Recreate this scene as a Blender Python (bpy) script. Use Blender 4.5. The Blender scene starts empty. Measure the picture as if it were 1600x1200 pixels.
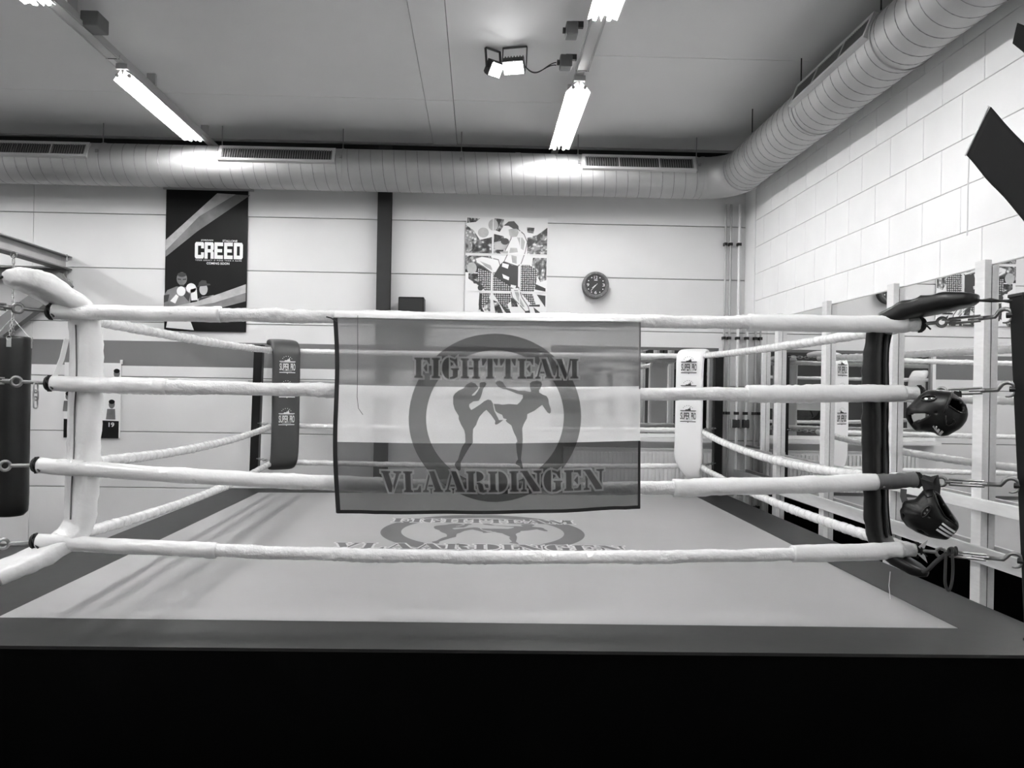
import bpy, bmesh, math, random
from mathutils import Vector, Matrix, noise
random.seed(7)
PI = math.pi
SC = bpy.context.scene
COL = SC.collection

# ------------------------------------------------------------------ camera
F = 1190.0                       # focal length in pixels of the 1600 wide picture
YAW, ROLL = 0.0226, 0.0165       # small turn to the right, small roll
PPX, PPY = 775.0, 612.4          # principal point (the picture is slightly off-centre)
CAM = Vector((0, 0, 1.7))
fwd = Vector((math.sin(YAW), math.cos(YAW), 0))
rgt0 = Vector((math.cos(YAW), -math.sin(YAW), 0)); up0 = Vector((0, 0, 1))
rgt = (rgt0 * math.cos(ROLL) + up0 * math.sin(ROLL)).normalized()
upv = (up0 * math.cos(ROLL) - rgt0 * math.sin(ROLL)).normalized()
cd = bpy.data.cameras.new('camera'); cam = bpy.data.objects.new('camera', cd); COL.objects.link(cam)
cam.matrix_world = Matrix(((rgt.x, upv.x, -fwd.x, CAM.x), (rgt.y, upv.y, -fwd.y, CAM.y), (rgt.z, upv.z, -fwd.z, CAM.z), (0, 0, 0, 1)))
cd.sensor_width = 36; cd.lens = F / 1600 * 36
cd.shift_x = (800 - PPX) / 1600; cd.shift_y = (PPY - 600) / 1600
cd.clip_start = 0.05; cd.clip_end = 100
SC.camera = cam

def P(px, py, X=None, Y=None, Z=None):
    """point of the real place seen at a picture position, on a plane of known X, Y or Z"""
    d = fwd + rgt * ((px - PPX) / F) + upv * ((PPY - py) / F)
    t = (X - CAM.x) / d.x if X is not None else (Y - CAM.y) / d.y if Y is not None else (Z - CAM.z) / d.z
    return CAM + d * t

# ------------------------------------------------------------------ world + exposure
w = bpy.data.worlds.new('world'); SC.world = w; w.use_nodes = True
w.node_tree.nodes['Background'].inputs[0].default_value = (0.05, 0.05, 0.05, 1)
w.node_tree.nodes['Background'].inputs[1].default_value = 0.3
SC.view_settings.view_transform = 'Standard'; SC.view_settings.look = 'None'
SC.view_settings.gamma = 1.0; SC.view_settings.use_curve_mapping = False
SC.view_settings.exposure = 1.95
TUBE = 34.0                      # emission of the fluorescent tubes
LEDS = 14.0                      # emission of the two flood lamps

# ------------------------------------------------------------------ materials
def lin(c):
    c = c / 255.0
    return c / 12.92 if c <= 0.04045 else ((c + 0.055) / 1.055) ** 2.4
MATS = {}
def mat(name, g, rough=0.6, metal=0.0, var=0.0, vscale=8.0, bump=0.0, bscale=30.0, stretch=(1, 1, 1), spec=0.5, coat=0.0):
    if name in MATS: return MATS[name]
    m = bpy.data.materials.new(name); m.use_nodes = True
    nt = m.node_tree; b = nt.nodes['Principled BSDF']
    b.inputs['Base Color'].default_value = (g, g, g, 1)
    b.inputs['Roughness'].default_value = rough; b.inputs['Metallic'].default_value = metal
    b.inputs['Specular IOR Level'].default_value = spec
    b.inputs['Coat Weight'].default_value = coat
    tc = nt.nodes.new('ShaderNodeTexCoord'); mp = nt.nodes.new('ShaderNodeMapping')
    mp.inputs['Scale'].default_value = stretch; nt.links.new(tc.outputs['Object'], mp.inputs[0])
    if var > 0:
        n = nt.nodes.new('ShaderNodeTexNoise'); n.inputs['Scale'].default_value = vscale; n.inputs['Detail'].default_value = 5
        nt.links.new(mp.outputs[0], n.inputs['Vector'])
        r = nt.nodes.new('ShaderNodeMapRange'); r.inputs[1].default_value = 0.3; r.inputs[2].default_value = 0.7
        r.inputs[3].default_value = max(0, g * (1 - var)); r.inputs[4].default_value = min(1, g * (1 + var))
        nt.links.new(n.outputs[0], r.inputs[0]); nt.links.new(r.outputs[0], b.inputs['Base Color'])
    if bump > 0:
        n2 = nt.nodes.new('ShaderNodeTexNoise'); n2.inputs['Scale'].default_value = bscale; n2.inputs['Detail'].default_value = 3
        nt.links.new(mp.outputs[0], n2.inputs['Vector'])
        bp = nt.nodes.new('ShaderNodeBump'); bp.inputs['Strength'].default_value = bump; bp.inputs['Distance'].default_value = 0.01
        nt.links.new(n2.outputs[0], bp.inputs['Height']); nt.links.new(bp.outputs[0], b.inputs['Normal'])
    MATS[name] = m
    return m
def emis(name, s):
    m = bpy.data.materials.new(name); m.use_nodes = True; b = m.node_tree.nodes['Principled BSDF']
    b.inputs['Base Color'].default_value = (0.9, 0.9, 0.9, 1)
    b.inputs['Emission Color'].default_value = (1, 1, 1, 1); b.inputs['Emission Strength'].default_value = s
    MATS[name] = m
    return m
def cloth(name, g, transp):
    """thin see-through flag cloth"""
    m = bpy.data.materials.new(name); m.use_nodes = True; nt = m.node_tree; nt.nodes.clear()
    o = nt.nodes.new('ShaderNodeOutputMaterial'); d = nt.nodes.new('ShaderNodeBsdfDiffuse'); t = nt.nodes.new('ShaderNodeBsdfTranslucent')
    tr = nt.nodes.new('ShaderNodeBsdfTransparent'); a = nt.nodes.new('ShaderNodeMixShader'); c = nt.nodes.new('ShaderNodeMixShader')
    tc = nt.nodes.new('ShaderNodeTexCoord'); wv = nt.nodes.new('ShaderNodeTexNoise'); wv.inputs['Scale'].default_value = 300
    nt.links.new(tc.outputs['Object'], wv.inputs['Vector'])
    r = nt.nodes.new('ShaderNodeMapRange'); r.inputs[3].default_value = g * 0.93; r.inputs[4].default_value = min(1, g * 1.07)
    nt.links.new(wv.outputs[0], r.inputs[0])
    nt.links.new(r.outputs[0], d.inputs[0]); nt.links.new(r.outputs[0], t.inputs[0])
    a.inputs[0].default_value = 0.4; nt.links.new(d.outputs[0], a.inputs[1]); nt.links.new(t.outputs[0], a.inputs[2])
    c.inputs[0].default_value = transp; nt.links.new(a.outputs[0], c.inputs[1]); nt.links.new(tr.outputs[0], c.inputs[2])
    nt.links.new(c.outputs[0], o.inputs[0]); MATS[name] = m
    return m

# wall paint with the painted grey stripe: a colour of the wall that depends on height along the wall only
def wall_paint():
    m = mat('wall_paint', 0.72, 0.55, bump=0.05, bscale=60, var=0.03, vscale=1.5)
    nt = m.node_tree; b = nt.nodes['Principled BSDF']; src = b.inputs['Base Color'].links[0].from_socket
    ge = nt.nodes.new('ShaderNodeNewGeometry'); sx = nt.nodes.new('ShaderNodeSeparateXYZ'); nt.links.new(ge.outputs['Position'], sx.inputs[0])
    def cmp(sock, op, v):
        n = nt.nodes.new('ShaderNodeMath'); n.operation = op; n.inputs[1].default_value = v; nt.links.new(sock, n.inputs[0]); return n.outputs[0]
    def mul(a, c):
        n = nt.nodes.new('ShaderNodeMath'); n.operation = 'MULTIPLY'; nt.links.new(a, n.inputs[0]); nt.links.new(c, n.inputs[1]); return n.outputs[0]
    k = mul(mul(cmp(sx.outputs[2], 'GREATER_THAN', 1.912), cmp(sx.outputs[2], 'LESS_THAN', 2.175)), cmp(sx.outputs[0], 'LESS_THAN', 0.72))
    mx = nt.nodes.new('ShaderNodeMix'); mx.data_type = 'RGBA'; nt.links.new(k, mx.inputs[0]); nt.links.new(src, mx.inputs[6])
    mx.inputs[7].default_value = (0.16, 0.16, 0.16, 1); nt.links.new(mx.outputs[2], b.inputs['Base Color'])
    return m
M_WALL = wall_paint()
M_BLOCK = mat('block_paint', 0.84, 0.6, bump=0.12, bscale=50, var=0.03, vscale=3)
M_MORTAR = mat('joint_grey', 0.30, 0.8)
M_CEIL = mat('ceiling_board', 0.76, 0.7, var=0.04, vscale=0.8)
M_FLOOR = mat('rubber_floor', 0.06, 0.6, var=0.2, vscale=6)
M_MAT = mat('canvas_mat', 0.29, 0.42, var=0.05, vscale=1.2, bump=0.05, bscale=12)
M_BORDER = mat('vinyl_border', 0.014, 0.5, spec=.35, var=0.1, vscale=3, bump=0.08, bscale=8)
M_SKIRT = mat('black_skirt_cloth', 0.0005, 0.9, spec=0.02)
M_PRINT = mat('mat_print', 0.085, 0.5, var=0.08, vscale=5)
M_PRINT_EDGE = mat('mat_print_outline', 0.5, 0.5)
M_ROPE = mat('white_vinyl_wrap', 0.80, 0.24, var=0.03, vscale=20, bump=0.9, bscale=32, coat=.5)
M_PADW = mat('white_vinyl_pad', 0.80, 0.30, var=0.03, vscale=6, bump=0.8, bscale=14, coat=.4)
M_PADS = mat('smooth_white_pad', 0.80, 0.4, bump=0.05, bscale=5)
M_PADG = mat('smooth_grey_pad', 0.055, 0.42, bump=0.05, bscale=5)
M_PADB = mat('black_vinyl_pad', 0.009, 0.36, bump=0.35, bscale=10, spec=.35)
M_BLACK = mat('black_paint', 0.003, 0.4, spec=0.35)
M_BLKM = mat('black_rubber', 0.012, 0.6)
M_LEATHER = mat('black_leather', 0.003, 0.36, bump=0.12, bscale=25, spec=.4)
M_INNER = mat('black_lining', 0.004, 0.8)
M_STEEL = mat('zinc_steel', 0.28, 0.4, 0.85, var=0.15, vscale=20)
M_CHAIN = mat('chain_steel', 0.45, 0.35, 0.9)
M_GALV = mat('galvanised_sheet', 0.46, 0.58, 0.82, var=0.10, vscale=3, bump=0.05, bscale=10)
M_SEAM = mat('duct_seam', 0.20, 0.5, 0.6)
M_FRAME = mat('grille_frame', 0.5, 0.5, 0.0)
M_DARKM = mat('dark_steel', 0.022, 0.5, 0.2, var=0.1)
M_BEAMG = mat('beam_grey_paint', 0.16, 0.5, var=0.08, vscale=6)
M_BEAML = mat('beam_light_grey_paint', 0.38, 0.5, var=0.08, vscale=6)
M_WHITE = mat('white_lacquer', 0.78, 0.45, var=0.02)
M_WOOD = mat('white_painted_wood', 0.70, 0.5, var=0.05, vscale=10, stretch=(6, 1, 6))
M_WOODG = mat('grey_washed_wood', 0.34, 0.55, var=0.10, vscale=8)
M_MIRROR = mat('mirror_glass', 0.84, 0.0, 1.0)
M_GLASS = mat('dim_mirror_glass', 0.60, 0.0, 1.0)
M_GREY = mat('mid_grey_plastic', 0.12, 0.5)
M_DK = mat('dark_grey_plastic', 0.035, 0.5)
M_TRACK = mat('track_enamel', 0.42, 0.45)
M_REFL = mat('reflector_enamel', 0.85, 0.35)
M_PAPER = mat('poster_paper', 0.78, 0.5)
M_POSTB = mat('poster_black', 0.005, 0.5, spec=.2)
M_POST1 = mat('poster_dark_grey', 0.035, 0.5)
M_POST2 = mat('poster_mid_grey', 0.16, 0.5, var=0.35, vscale=6)
M_POST3 = mat('poster_light_grey', 0.42, 0.5, var=0.2, vscale=10)
M_INK = mat('printed_ink_dark', 0.02, 0.5)
M_INKW = mat('printed_ink_white', 0.80, 0.5)
M_CORD = mat('black_cord', 0.015, 0.7)
M_ZIP = mat('zip_tape_grey', 0.16, 0.6)
M_TUBE = emis('tube_glow', TUBE)
M_LED = emis('flood_glow', LEDS)
M_FL1 = cloth('flag_grey', 0.25, 0.25); M_FL2 = cloth('flag_white', 0.92, 0.25); M_FL3 = cloth('flag_dark_grey', 0.075, 0.25)
M_FLP = cloth('flag_print', 0.025, 0.40); M_FLO = cloth('flag_outline', 0.42, 0.3); M_HEM = mat('flag_hem_black', 0.008, 0.7)
M_BANW = mat('banner_white_cloth', 0.74, 0.8, bump=0.3, bscale=4)
M_BAND = mat('banner_dark_cloth', 0.008, 0.8, bump=0.6, bscale=6, spec=.1)

# ------------------------------------------------------------------ mesh helpers
class MB:
    def __init__(s): s.v = []; s.f = []; s.mi = []
    def add(s, vs, fs, mi=0):
        n = len(s.v); s.v += [tuple(v) for v in vs]; s.f += [tuple(i + n for i in f) for f in fs]; s.mi += [mi] * len(fs); return s
    def box(s, a, b, mi=0, M=None):
        x0, y0, z0 = a; x1, y1, z1 = b
        vs = [Vector(p) for p in ((x0,y0,z0),(x1,y0,z0),(x1,y1,z0),(x0,y1,z0),(x0,y0,z1),(x1,y0,z1),(x1,y1,z1),(x0,y1,z1))]
        if M is not None: vs = [M @ v for v in vs]
        return s.add(vs, [(0,3,2,1),(4,5,6,7),(0,1,5,4),(1,2,6,5),(2,3,7,6),(3,0,4,7)], mi)
    def beam(s, A, B, w, h, mi=0, side=None):
        A, B = Vector(A), Vector(B); T = (B - A).normalized()
        if side is None:
            side = T.cross(Vector((0, 0, 1)))
            if side.length < 1e-3: side = Vector((1, 0, 0))
        side = Vector(side).normalized(); n = side.cross(T).normalized()
        vs = [Q + side * (w / 2 * i) + n * (h / 2 * j) for Q in (A, B) for i, j in ((-1,-1),(1,-1),(1,1),(-1,1))]
        return s.add(vs, [(0,3,2,1),(4,5,6,7),(0,1,5,4),(1,2,6,5),(2,3,7,6),(3,0,4,7)], mi)
    def sweep(s, pts, ring, side=None, closed=False, mi=0, up=(0, 0, 1)):
        pts = [Vector(p) for p in pts]; n = len(pts); rows = []; S = 0; prev = None
        for i, p in enumerate(pts):
            if closed: T = pts[(i + 1) % n] - pts[i - 1]
            else: T = pts[min(i + 1, n - 1)] - pts[max(i - 1, 0)]
            T.normalize()
            if side is not None: sd = (Vector(side) - T * T.dot(Vector(side))).normalized()
            elif prev is None:
                sd = T.cross(Vector(up))
                if sd.length < 1e-3: sd = T.cross(Vector((1, 0, 0)))
                sd.normalize()
            else: sd = (prev - T * T.dot(prev)).normalized()
            prev = sd; nn = sd.cross(T)
            if i: S += (pts[i] - pts[i - 1]).length
            rows.append([p + sd * a + nn * b for a, b in ring(i, S)])
        k = len(rows[0]); vs = [v for r in rows for v in r]; fs = []
        for i in range(n if closed else n - 1):
            j = (i + 1) % n
            for q in range(k): fs.append((i*k+q, i*k+(q+1)%k, j*k+(q+1)%k, j*k+q))
        if not closed: fs.append(tuple(range(k))[::-1]); fs.append(tuple((n-1)*k+q for q in range(k)))
        return s.add(vs, fs, mi)
    def tube(s, pts, r, k=8, closed=False, mi=0):
        R = [(math.cos(2*PI*q/k), math.sin(2*PI*q/k)) for q in range(k)]
        rf = r if callable(r) else (lambda i: r)
        return s.sweep(pts, lambda i, S: [(a * rf(i), b * rf(i)) for a, b in R], closed=closed, mi=mi)
    def cyl(s, A, B, r, k=16, mi=0): return s.tube([A, B], r, k, mi=mi)
    def torus(s, c, u, v, R, r, n=20, k=8, a0=0, a1=2*PI, mi=0):
        c, u, v = Vector(c), Vector(u).normalized(), Vector(v).normalized(); full = abs(a1 - a0 - 2*PI) < 1e-6
        m = n if full else n + 1
        pts = [c + u * (R * math.cos(a0 + (a1-a0)*i/n)) + v * (R * math.sin(a0 + (a1-a0)*i/n)) for i in range(m)]
        return s.tube(pts, r, k, closed=full, mi=mi)
    def link(s, c, T, sd, L, W, r, k=6, mi=0):
        """an oval chain link centred on c, long along T, lying in the plane T, sd"""
        c, T, sd = Vector(c), Vector(T).normalized(), Vector(sd).normalized(); pts = []
        for i in range(16):
            a = 2*PI*i/16; x = math.cos(a) * W/2; y = math.sin(a) * W/2 + (L/2 - W/2) * (1 if math.sin(a) > 0.01 else -1 if math.sin(a) < -0.01 else 0)
            pts.append(c + sd * x + T * y)
        return s.tube(pts, r, k, closed=True, mi=mi)
    def prism(s, pts, d, mi=0):
        """flat outline pts (3D) thickened by vector d"""
        pts = [Vector(p) for p in pts]; n = len(pts); d = Vector(d)
        return s.add(pts + [p + d for p in pts], [tuple(range(n))[::-1], tuple(range(n, 2*n))] + [(i, (i+1)%n, n+(i+1)%n, n+i) for i in range(n)], mi)

def link_obj(name, me, mats, parent=None, loc=None):
    o = bpy.data.objects.new(name, me); COL.objects.link(o)
    for m in (mats if isinstance(mats, (list, tuple)) else [mats]): me.materials.append(m)
    if parent is not None:
        o.parent = parent
        off = Vector(parent.location) if parent.parent is None else Vector((0, 0, 0))   # parts keep world coordinates
        if off.length: o.matrix_parent_inverse = Matrix.Translation(-off)
    return o
def build(name, mb, mats, parent=None, smooth=False, fix=True):
    me = bpy.data.meshes.new(name); me.from_pydata(mb.v, [], mb.f)
    for p, i in zip(me.polygons, mb.mi): p.material_index = i
    if fix:
        bm = bmesh.new(); bm.from_mesh(me); bmesh.ops.recalc_face_normals(bm, faces=bm.faces); bm.to_mesh(me); bm.free()
    if smooth:
        me.shade_smooth()
        if smooth is not True:
            bm = bmesh.new(); bm.from_mesh(me)
            for e in bm.edges:
                if len(e.link_faces) == 2 and e.calc_face_angle(0) > smooth: e.smooth = False
            bm.to_mesh(me); bm.free()
    return link_obj(name, me, mats, parent)
def bevel(o, wd, seg=2):
    m = o.modifiers.new('edge', 'BEVEL'); m.width = wd; m.segments = seg; m.limit_method = 'ANGLE'; return o
def tag(o, label=None, cat=None, group=None, kind=None):
    if label: o['label'] = label
    if cat: o['category'] = cat
    if group: o['group'] = group
    if kind: o['kind'] = kind
    return o
def thing(name, label, cat, loc=(0, 0, 0), group=None):
    o = bpy.data.objects.new(name, None); COL.objects.link(o); o.location = loc; o.empty_display_size = 0.1
    return tag(o, label, cat, group)
def copy_tree(src, loc=None, label=None, parent=None):
    c = src.copy(); COL.objects.link(c)
    if parent is not None:
        c.parent = parent; c.matrix_parent_inverse = src.matrix_parent_inverse.copy()
    if loc is not None: c.location = loc
    if label: c['label'] = label
    for ch in src.children: copy_tree(ch, parent=c)
    return c

# ------------------------------------------------------------------ flat print: 2D outlines cut on a grid and mapped on a surface
def offset_poly(p, e):
    n = len(p); area = sum(p[i][0]*p[(i+1)%n][1] - p[(i+1)%n][0]*p[i][1] for i in range(n)); sg = 1 if area > 0 else -1; out = []
    for i in range(n):
        a, b, c = Vector(p[i-1]), Vector(p[i]), Vector(p[(i+1) % n]); d1 = (b-a); d2 = (c-b)
        if d1.length < 1e-9 or d2.length < 1e-9: continue
        d1.normalize(); d2.normalize(); n1 = Vector((d1.y, -d1.x))*sg; n2 = Vector((d2.y, -d2.x))*sg
        m = n1 + n2
        if m.length < 0.5: m = n1
        m.normalize(); k = e / max(0.45, m.dot(n1)); out.append(tuple(b + m * k))
    return out
def print_mesh(name, polys, fn, mats, parent, cut=0.0, smooth=False):
    bm = bmesh.new()
    for p in polys:
        vs = [bm.verts.new((q[0], q[1], 0)) for q in p]
        try: f = bm.faces.new(vs)
        except ValueError: continue
        if f.calc_area() > 0:
            f.normal_update()
            if f.normal.z < 0: f.normal_flip()
    bmesh.ops.triangulate(bm, faces=bm.faces)
    if cut > 0:
        xs = [v.co.x for v in bm.verts]; ys = [v.co.y for v in bm.verts]
        for ax, lo, hi in ((0, min(xs), max(xs)), (1, min(ys), max(ys))):
            k = math.ceil(lo / cut)
            while k * cut < hi:
                co = [0, 0, 0]; co[ax] = k * cut; no = [0, 0, 0]; no[ax] = 1
                bmesh.ops.bisect_plane(bm, geom=bm.verts[:] + bm.edges[:] + bm.faces[:], plane_co=co, plane_no=no); k += 1
    for v in bm.verts: v.co = fn(v.co.x, v.co.y)
    me = bpy.data.meshes.new(name); bm.to_mesh(me); bm.free()
    return link_obj(name, me, mats, parent)

def stem(x0, x1): # slab serif stem
    t = (x1 - x0) * 0.2
    return [(x0,0),(x1,0),(x1,.07),(x1-t,.12),(x1-t,.88),(x1,.93),(x1,1),(x0,1),(x0,.93),(x0+t,.88),(x0+t,.12),(x0,.07)]
def halfell(xc, rx, ry, cy, right, n=12, yt=None, yb=None):
    s = 1 if right else -1
    return [(xc + s*rx*math.sin(PI*i/n), cy + ry*math.cos(PI*i/n)) for i in range(n+1)]
UP = [(.50,1),(.86,1),(.86,.70),(.80,.70),(.70,.88),(.50,.90)]
LO = [(.50,0),(.86,0),(.86,.30),(.80,.30),(.70,.12),(.50,.10)]
MI = [(.50,.50),(.66,.68),(.70,.68),(.70,.32),(.66,.32)]
GLY = {
 'I': (.46, [stem(0,.46)]),
 'F': (.86, [stem(0,.46), UP, MI]),
 'E': (.88, [stem(0,.46), UP, MI, LO]),
 'L': (.86, [stem(0,.46), LO]),
 'H': (1.06, [stem(0,.44), stem(.62,1.06), [(.44,.45),(.68,.45),(.68,.55),(.44,.55)]]),
 'T': (.90, [[(.24,0),(.68,0),(.68,.07),(.60,.12),(.60,1),(.32,1),(.32,.12),(.24,.07)], [(0,1),(.27,1),(.27,.92),(.10,.66),(.03,.66)], [(.90,1),(.65,1),(.65,.92),(.80,.66),(.87,.66)]]),
 'G': (.95, [halfell(.38,.38,.53,.5,False), [(.44,1.03),(.62,.98),(.72,.94),(.84,1.03),(.86,.62),(.80,.62),(.66,.84),(.44,.93)], [(.50,.50),(.95,.50),(.95,.44),(.87,.40),(.87,.08),(.66,-.02),(.44,-.03),(.44,.05),(.60,.10),(.60,.40),(.50,.44)]]),
 'A': (1.02, [[(.34,1),(.60,1),(.93,.12),(1.02,.07),(1.02,0),(.54,0),(.54,.07),(.62,.12)], [(0,0),(.29,0),(.29,.07),(.19,.12),(.37,.74),(.32,.88),(.10,.12),(0,.07)], [(.27,.26),(.53,.26),(.50,.35),(.29,.35)]]),
 'M': (1.28, [[(0,1),(.34,1),(.66,.22),(.58,-.02),(.52,-.02),(.10,.90)], [(0,0),(.26,0),(.26,.07),(.18,.12),(.18,.60),(.10,.78),(.09,.12),(0,.07)], [(.64,.02),(.70,.16),(.86,.70),(.86,1),(.80,1)], stem(.84,1.28)]),
 'V': (1.02, [[(0,1),(.46,1),(.46,.93),(.38,.88),(.56,.30),(.50,0),(.36,0),(.08,.88),(0,.93)], [(.62,1),(1.02,1),(1.02,.93),(.92,.88),(.62,.10),(.58,.30),(.76,.88),(.62,.93)]]),
 'R': (1.02, [stem(0,.46), halfell(.52,.36,.245,.755,True), [(.52,.46),(.66,.47),(.82,.40),(.88,.12),(1.02,.12),(1.02,.02),(.84,-.02),(.66,.02),(.60,.20),(.58,.38),(.52,.40)]]),
 'D': (.98, [stem(0,.46), halfell(.52,.46,.50,.5,True)]),
 'N': (1.08, [[(0,1),(.36,1),(.98,.10),(.98,0),(.66,0),(.08,.92),(0,.94)], [(.02,0),(.32,0),(.32,.07),(.22,.12),(.22,.56),(.12,.74),(.12,.12),(.02,.07)], [(.68,1),(1.08,1),(1.08,.93),(.97,.88),(.97,.28),(.86,.46),(.86,.88),(.68,.93)]]),
}
def word(txt, x0, x1, y0, y1, gap=.10):
    tot = sum(GLY[c][0] for c in txt) + gap * (len(txt) - 1); k = (x1 - x0) / tot; x = x0; out = []
    for c in txt:
        for p in GLY[c][1]: out.append([(x + a * k, y0 + b * (y1 - y0)) for a, b in p])
        x += (GLY[c][0] + gap) * k
    return out
FA = [(540,447),(575,458),(598,485),(600,497),(575,525),(550,548),(550,558),(572,552),(590,527),(612,490),(610,455),(622,447),(655,447),(667,460),(655,480),(640,500),(630,540),(618,575),(605,597),(560,603),(530,625),(528,645),(545,672),(575,655),(620,625),(650,600),(680,586),(705,592),(720,615),(725,645),(735,680),(765,735),(772,752),(808,752),(788,768),(763,785),(746,790),(740,780),(743,760),(708,710),(670,670),(650,685),(615,725),(595,770),(590,790),(565,825),(562,870),(563,935),(530,980),(500,1030),(462,1095),(462,1150),(450,1162),(430,1150),(413,1115),(418,1098),(440,1075),(460,1010),(475,970),(502,930),(500,870),(492,835),(465,790),(445,745),(445,720),(410,665),(397,620),(396,565),(410,540),(440,515),(480,497),(505,465)]
FB = [(62,455),(70,438),(95,432),(120,445),(150,490),(190,498),(250,515),(300,515),(345,525),(352,520),(343,490),(342,455),(360,440),(400,432),(435,442),(442,465),(430,495),(418,510),(420,530),(450,548),(480,560),(495,585),(500,620),(515,665),(516,695),(505,703),(490,695),(465,660),(445,632),(420,650),(380,680),(325,705),(322,740),(295,790),(285,820),(290,910),(285,980),(278,1040),(275,1075),(285,1110),(290,1145),(280,1150),(262,1125),(230,1108),(235,1090),(250,1070),(240,1010),(235,940),(245,925),(235,890),(215,850),(195,795),(160,770),(148,755),(160,747),(130,738),(120,710),(85,695),(65,680),(55,640),(50,622),(90,622),(120,628),(170,622),(240,627),(265,605),(285,575),(285,550),(240,540),(190,520),(150,505),(120,500),(80,480)]
FA = [((630 + x/5.22 - 772)/134, (650 - (510 + y/5.22))/130) for x, y in FA]
FB = [((760 + x/5.22 - 772)/134, (650 - (510 + y/5.22))/130) for x, y in FB]
W1 = word('FIGHTTEAM', -.945, .965, .462, .70); W2 = word('VLAARDINGEN', -1.32, 1.27, -.885, -.64)
def ring_quads(ri, ro, n=72):
    out = []
    for i in range(n):
        a, b = 2*PI*i/n, 2*PI*(i+1)/n
        m = (a + b) / 2; x, y = math.cos(m), math.sin(m)
        out.append([(ri*math.cos(a), ri*math.sin(a)), (ro*math.cos(a), ro*math.sin(a)), (ro*math.cos(b), ro*math.sin(b)), (ri*math.cos(b), ri*math.sin(b))])
    return out
def club_logo(fn, mp, me_, parent, cut, e=.022):
    """ring, outlined words and the two kickboxers; fn(u, v, layer) gives the point on the carrier"""
    print_mesh('logo_ring', ring_quads(.80, 1.0), lambda x, y: fn(x, y, 0), mp, parent, cut)
    print_mesh('logo_kickboxers', [FA, FB], lambda x, y: fn(x, y, 0), mp, parent, cut)
    print_mesh('lettering_outline', [offset_poly(p, e) for p in W1 + W2], lambda x, y: fn(x, y, 1), me_, parent, cut)
    print_mesh('lettering', W1 + W2, lambda x, y: fn(x, y, 2), mp, parent, cut)
def text_polys(txt, fit, bold=0.0, fn=None, name='lettering', mats=None, parent=None, spacing=1.0):
    """plain lettering from the built-in typeface, fitted in the box fit = (x0, y0, x1, y1) and mapped by fn"""
    c = bpy.data.curves.new('t', 'FONT'); c.body = txt; c.offset = bold; c.space_character = spacing; c.resolution_u = 3; c.fill_mode = 'FRONT'
    o = bpy.data.objects.new('t', c); COL.objects.link(o)
    me = bpy.data.meshes.new_from_object(o.evaluated_get(bpy.context.evaluated_depsgraph_get()))
    bpy.data.objects.remove(o); bpy.data.curves.remove(c)
    xs = [v.co.x for v in me.vertices]; ys = [v.co.y for v in me.vertices]; x0, x1, y0, y1 = min(xs), max(xs), min(ys), max(ys)
    for v in me.vertices:
        a = fit[0] + (v.co.x - x0)/(x1-x0)*(fit[2]-fit[0]); b = fit[1] + (v.co.y - y0)/(y1-y0)*(fit[3]-fit[1]); v.co = fn(a, b)
    me.materials.clear(); me.name = name
    return link_obj(name, me, mats, parent)

# ================================================================== ROOM
WY, WX, CZ = 8.1, 2.83, 4.295            # back wall, right wall, ceiling
XL, YB = -8.6, -5.5
def struct(o, label=None): return tag(o, label, kind='structure')
fl = build('floor', MB().box((XL, YB, -.1), (WX+.2, WY+.2, 0)), M_FLOOR); struct(fl, 'dark rubber gym floor')
ce = build('ceiling', MB().box((XL, YB, CZ+.012), (WX+.2, WY+.2, CZ+.2)), M_DARKM); struct(ce, 'light grey board ceiling')
ysA = [YB, -2.0, 1.0, 3.9, 6.8, WY-.02]; ysB = [YB, -3.2, -.2, 2.8, 5.83, WY-.02]
for x0, x1, ys in ((XL, -5.9, ysB), (-5.9, -3.0, ysA), (-3.0, -.52, ysA), (-.27, .78, ysA), (.78, WX-.02, ysB)):
    for a, b in zip(ys[:-1], ys[1:]):
        build('panel', MB().box((x0+.003, a+.003, CZ), (x1-.003, b-.003, CZ+.014)), M_CEIL, ce)
for a, b in zip(ysA[:-1], ysA[1:]): build('panel', MB().box((-.518, a+.003, CZ-.008), (-.272, b-.003, CZ+.014)), M_CEIL, ce)

zs = [0.02, .632, 1.219, 1.798, 2.372, 2.937, 3.507, CZ-.16]
wb = build('wall_back', MB().box((XL, WY+.02, 0), (WX+.2, WY+.2, CZ)), M_MORTAR); struct(wb, 'pale panel wall with a painted grey stripe behind the ring')
for x0, x1 in ((XL, -4.7), (-4.7, -1.0), (-1.0, WX+.02)):
    for a, b in zip(zs[:-1], zs[1:]):
        o = build('panel', MB().box((x0+.002, WY, a+.004), (x1-.002, WY+.03, b-.004)), M_WALL, wb); bevel(o, .003)
build('trim_top', MB().box((XL, WY-.10, CZ-.016), (WX, WY+.01, CZ-.001)), M_BEAML, wb)
build('beam_dark', MB().box((XL, WY-.06, CZ-.30), (WX, WY+.005, CZ-.018)), M_BLACK, wb)
wr = build('wall_right', MB().box((WX+.012, YB, 0), (WX+.2, WY+.2, CZ)), mat('block_joint', .52, .8)); struct(wr, 'white painted block wall above the mirrors')
yj = 4.245; L = .392; zc = [2.45, 2.68, 2.957, 3.234, 3.511, 3.788, 4.065, CZ]
for r, (a, b) in enumerate(zip(zc[:-1], zc[1:])):
    y = 7.80
    ys = [7.80]; k = yj + (L/2 if r % 2 else 0); s = []
    while k < 7.75: s.append(k); k += L
    ys = [3.86] + [q for q in s if q > 3.95] + [7.80]
    for y0, y1 in zip(ys[:-1], ys[1:]):
        o = build('block', MB().box((WX, y0+.002, a+.002), (WX+.025, y1-.002, b-.002)), M_BLOCK, wr); bevel(o, .0025, 1)
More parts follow.
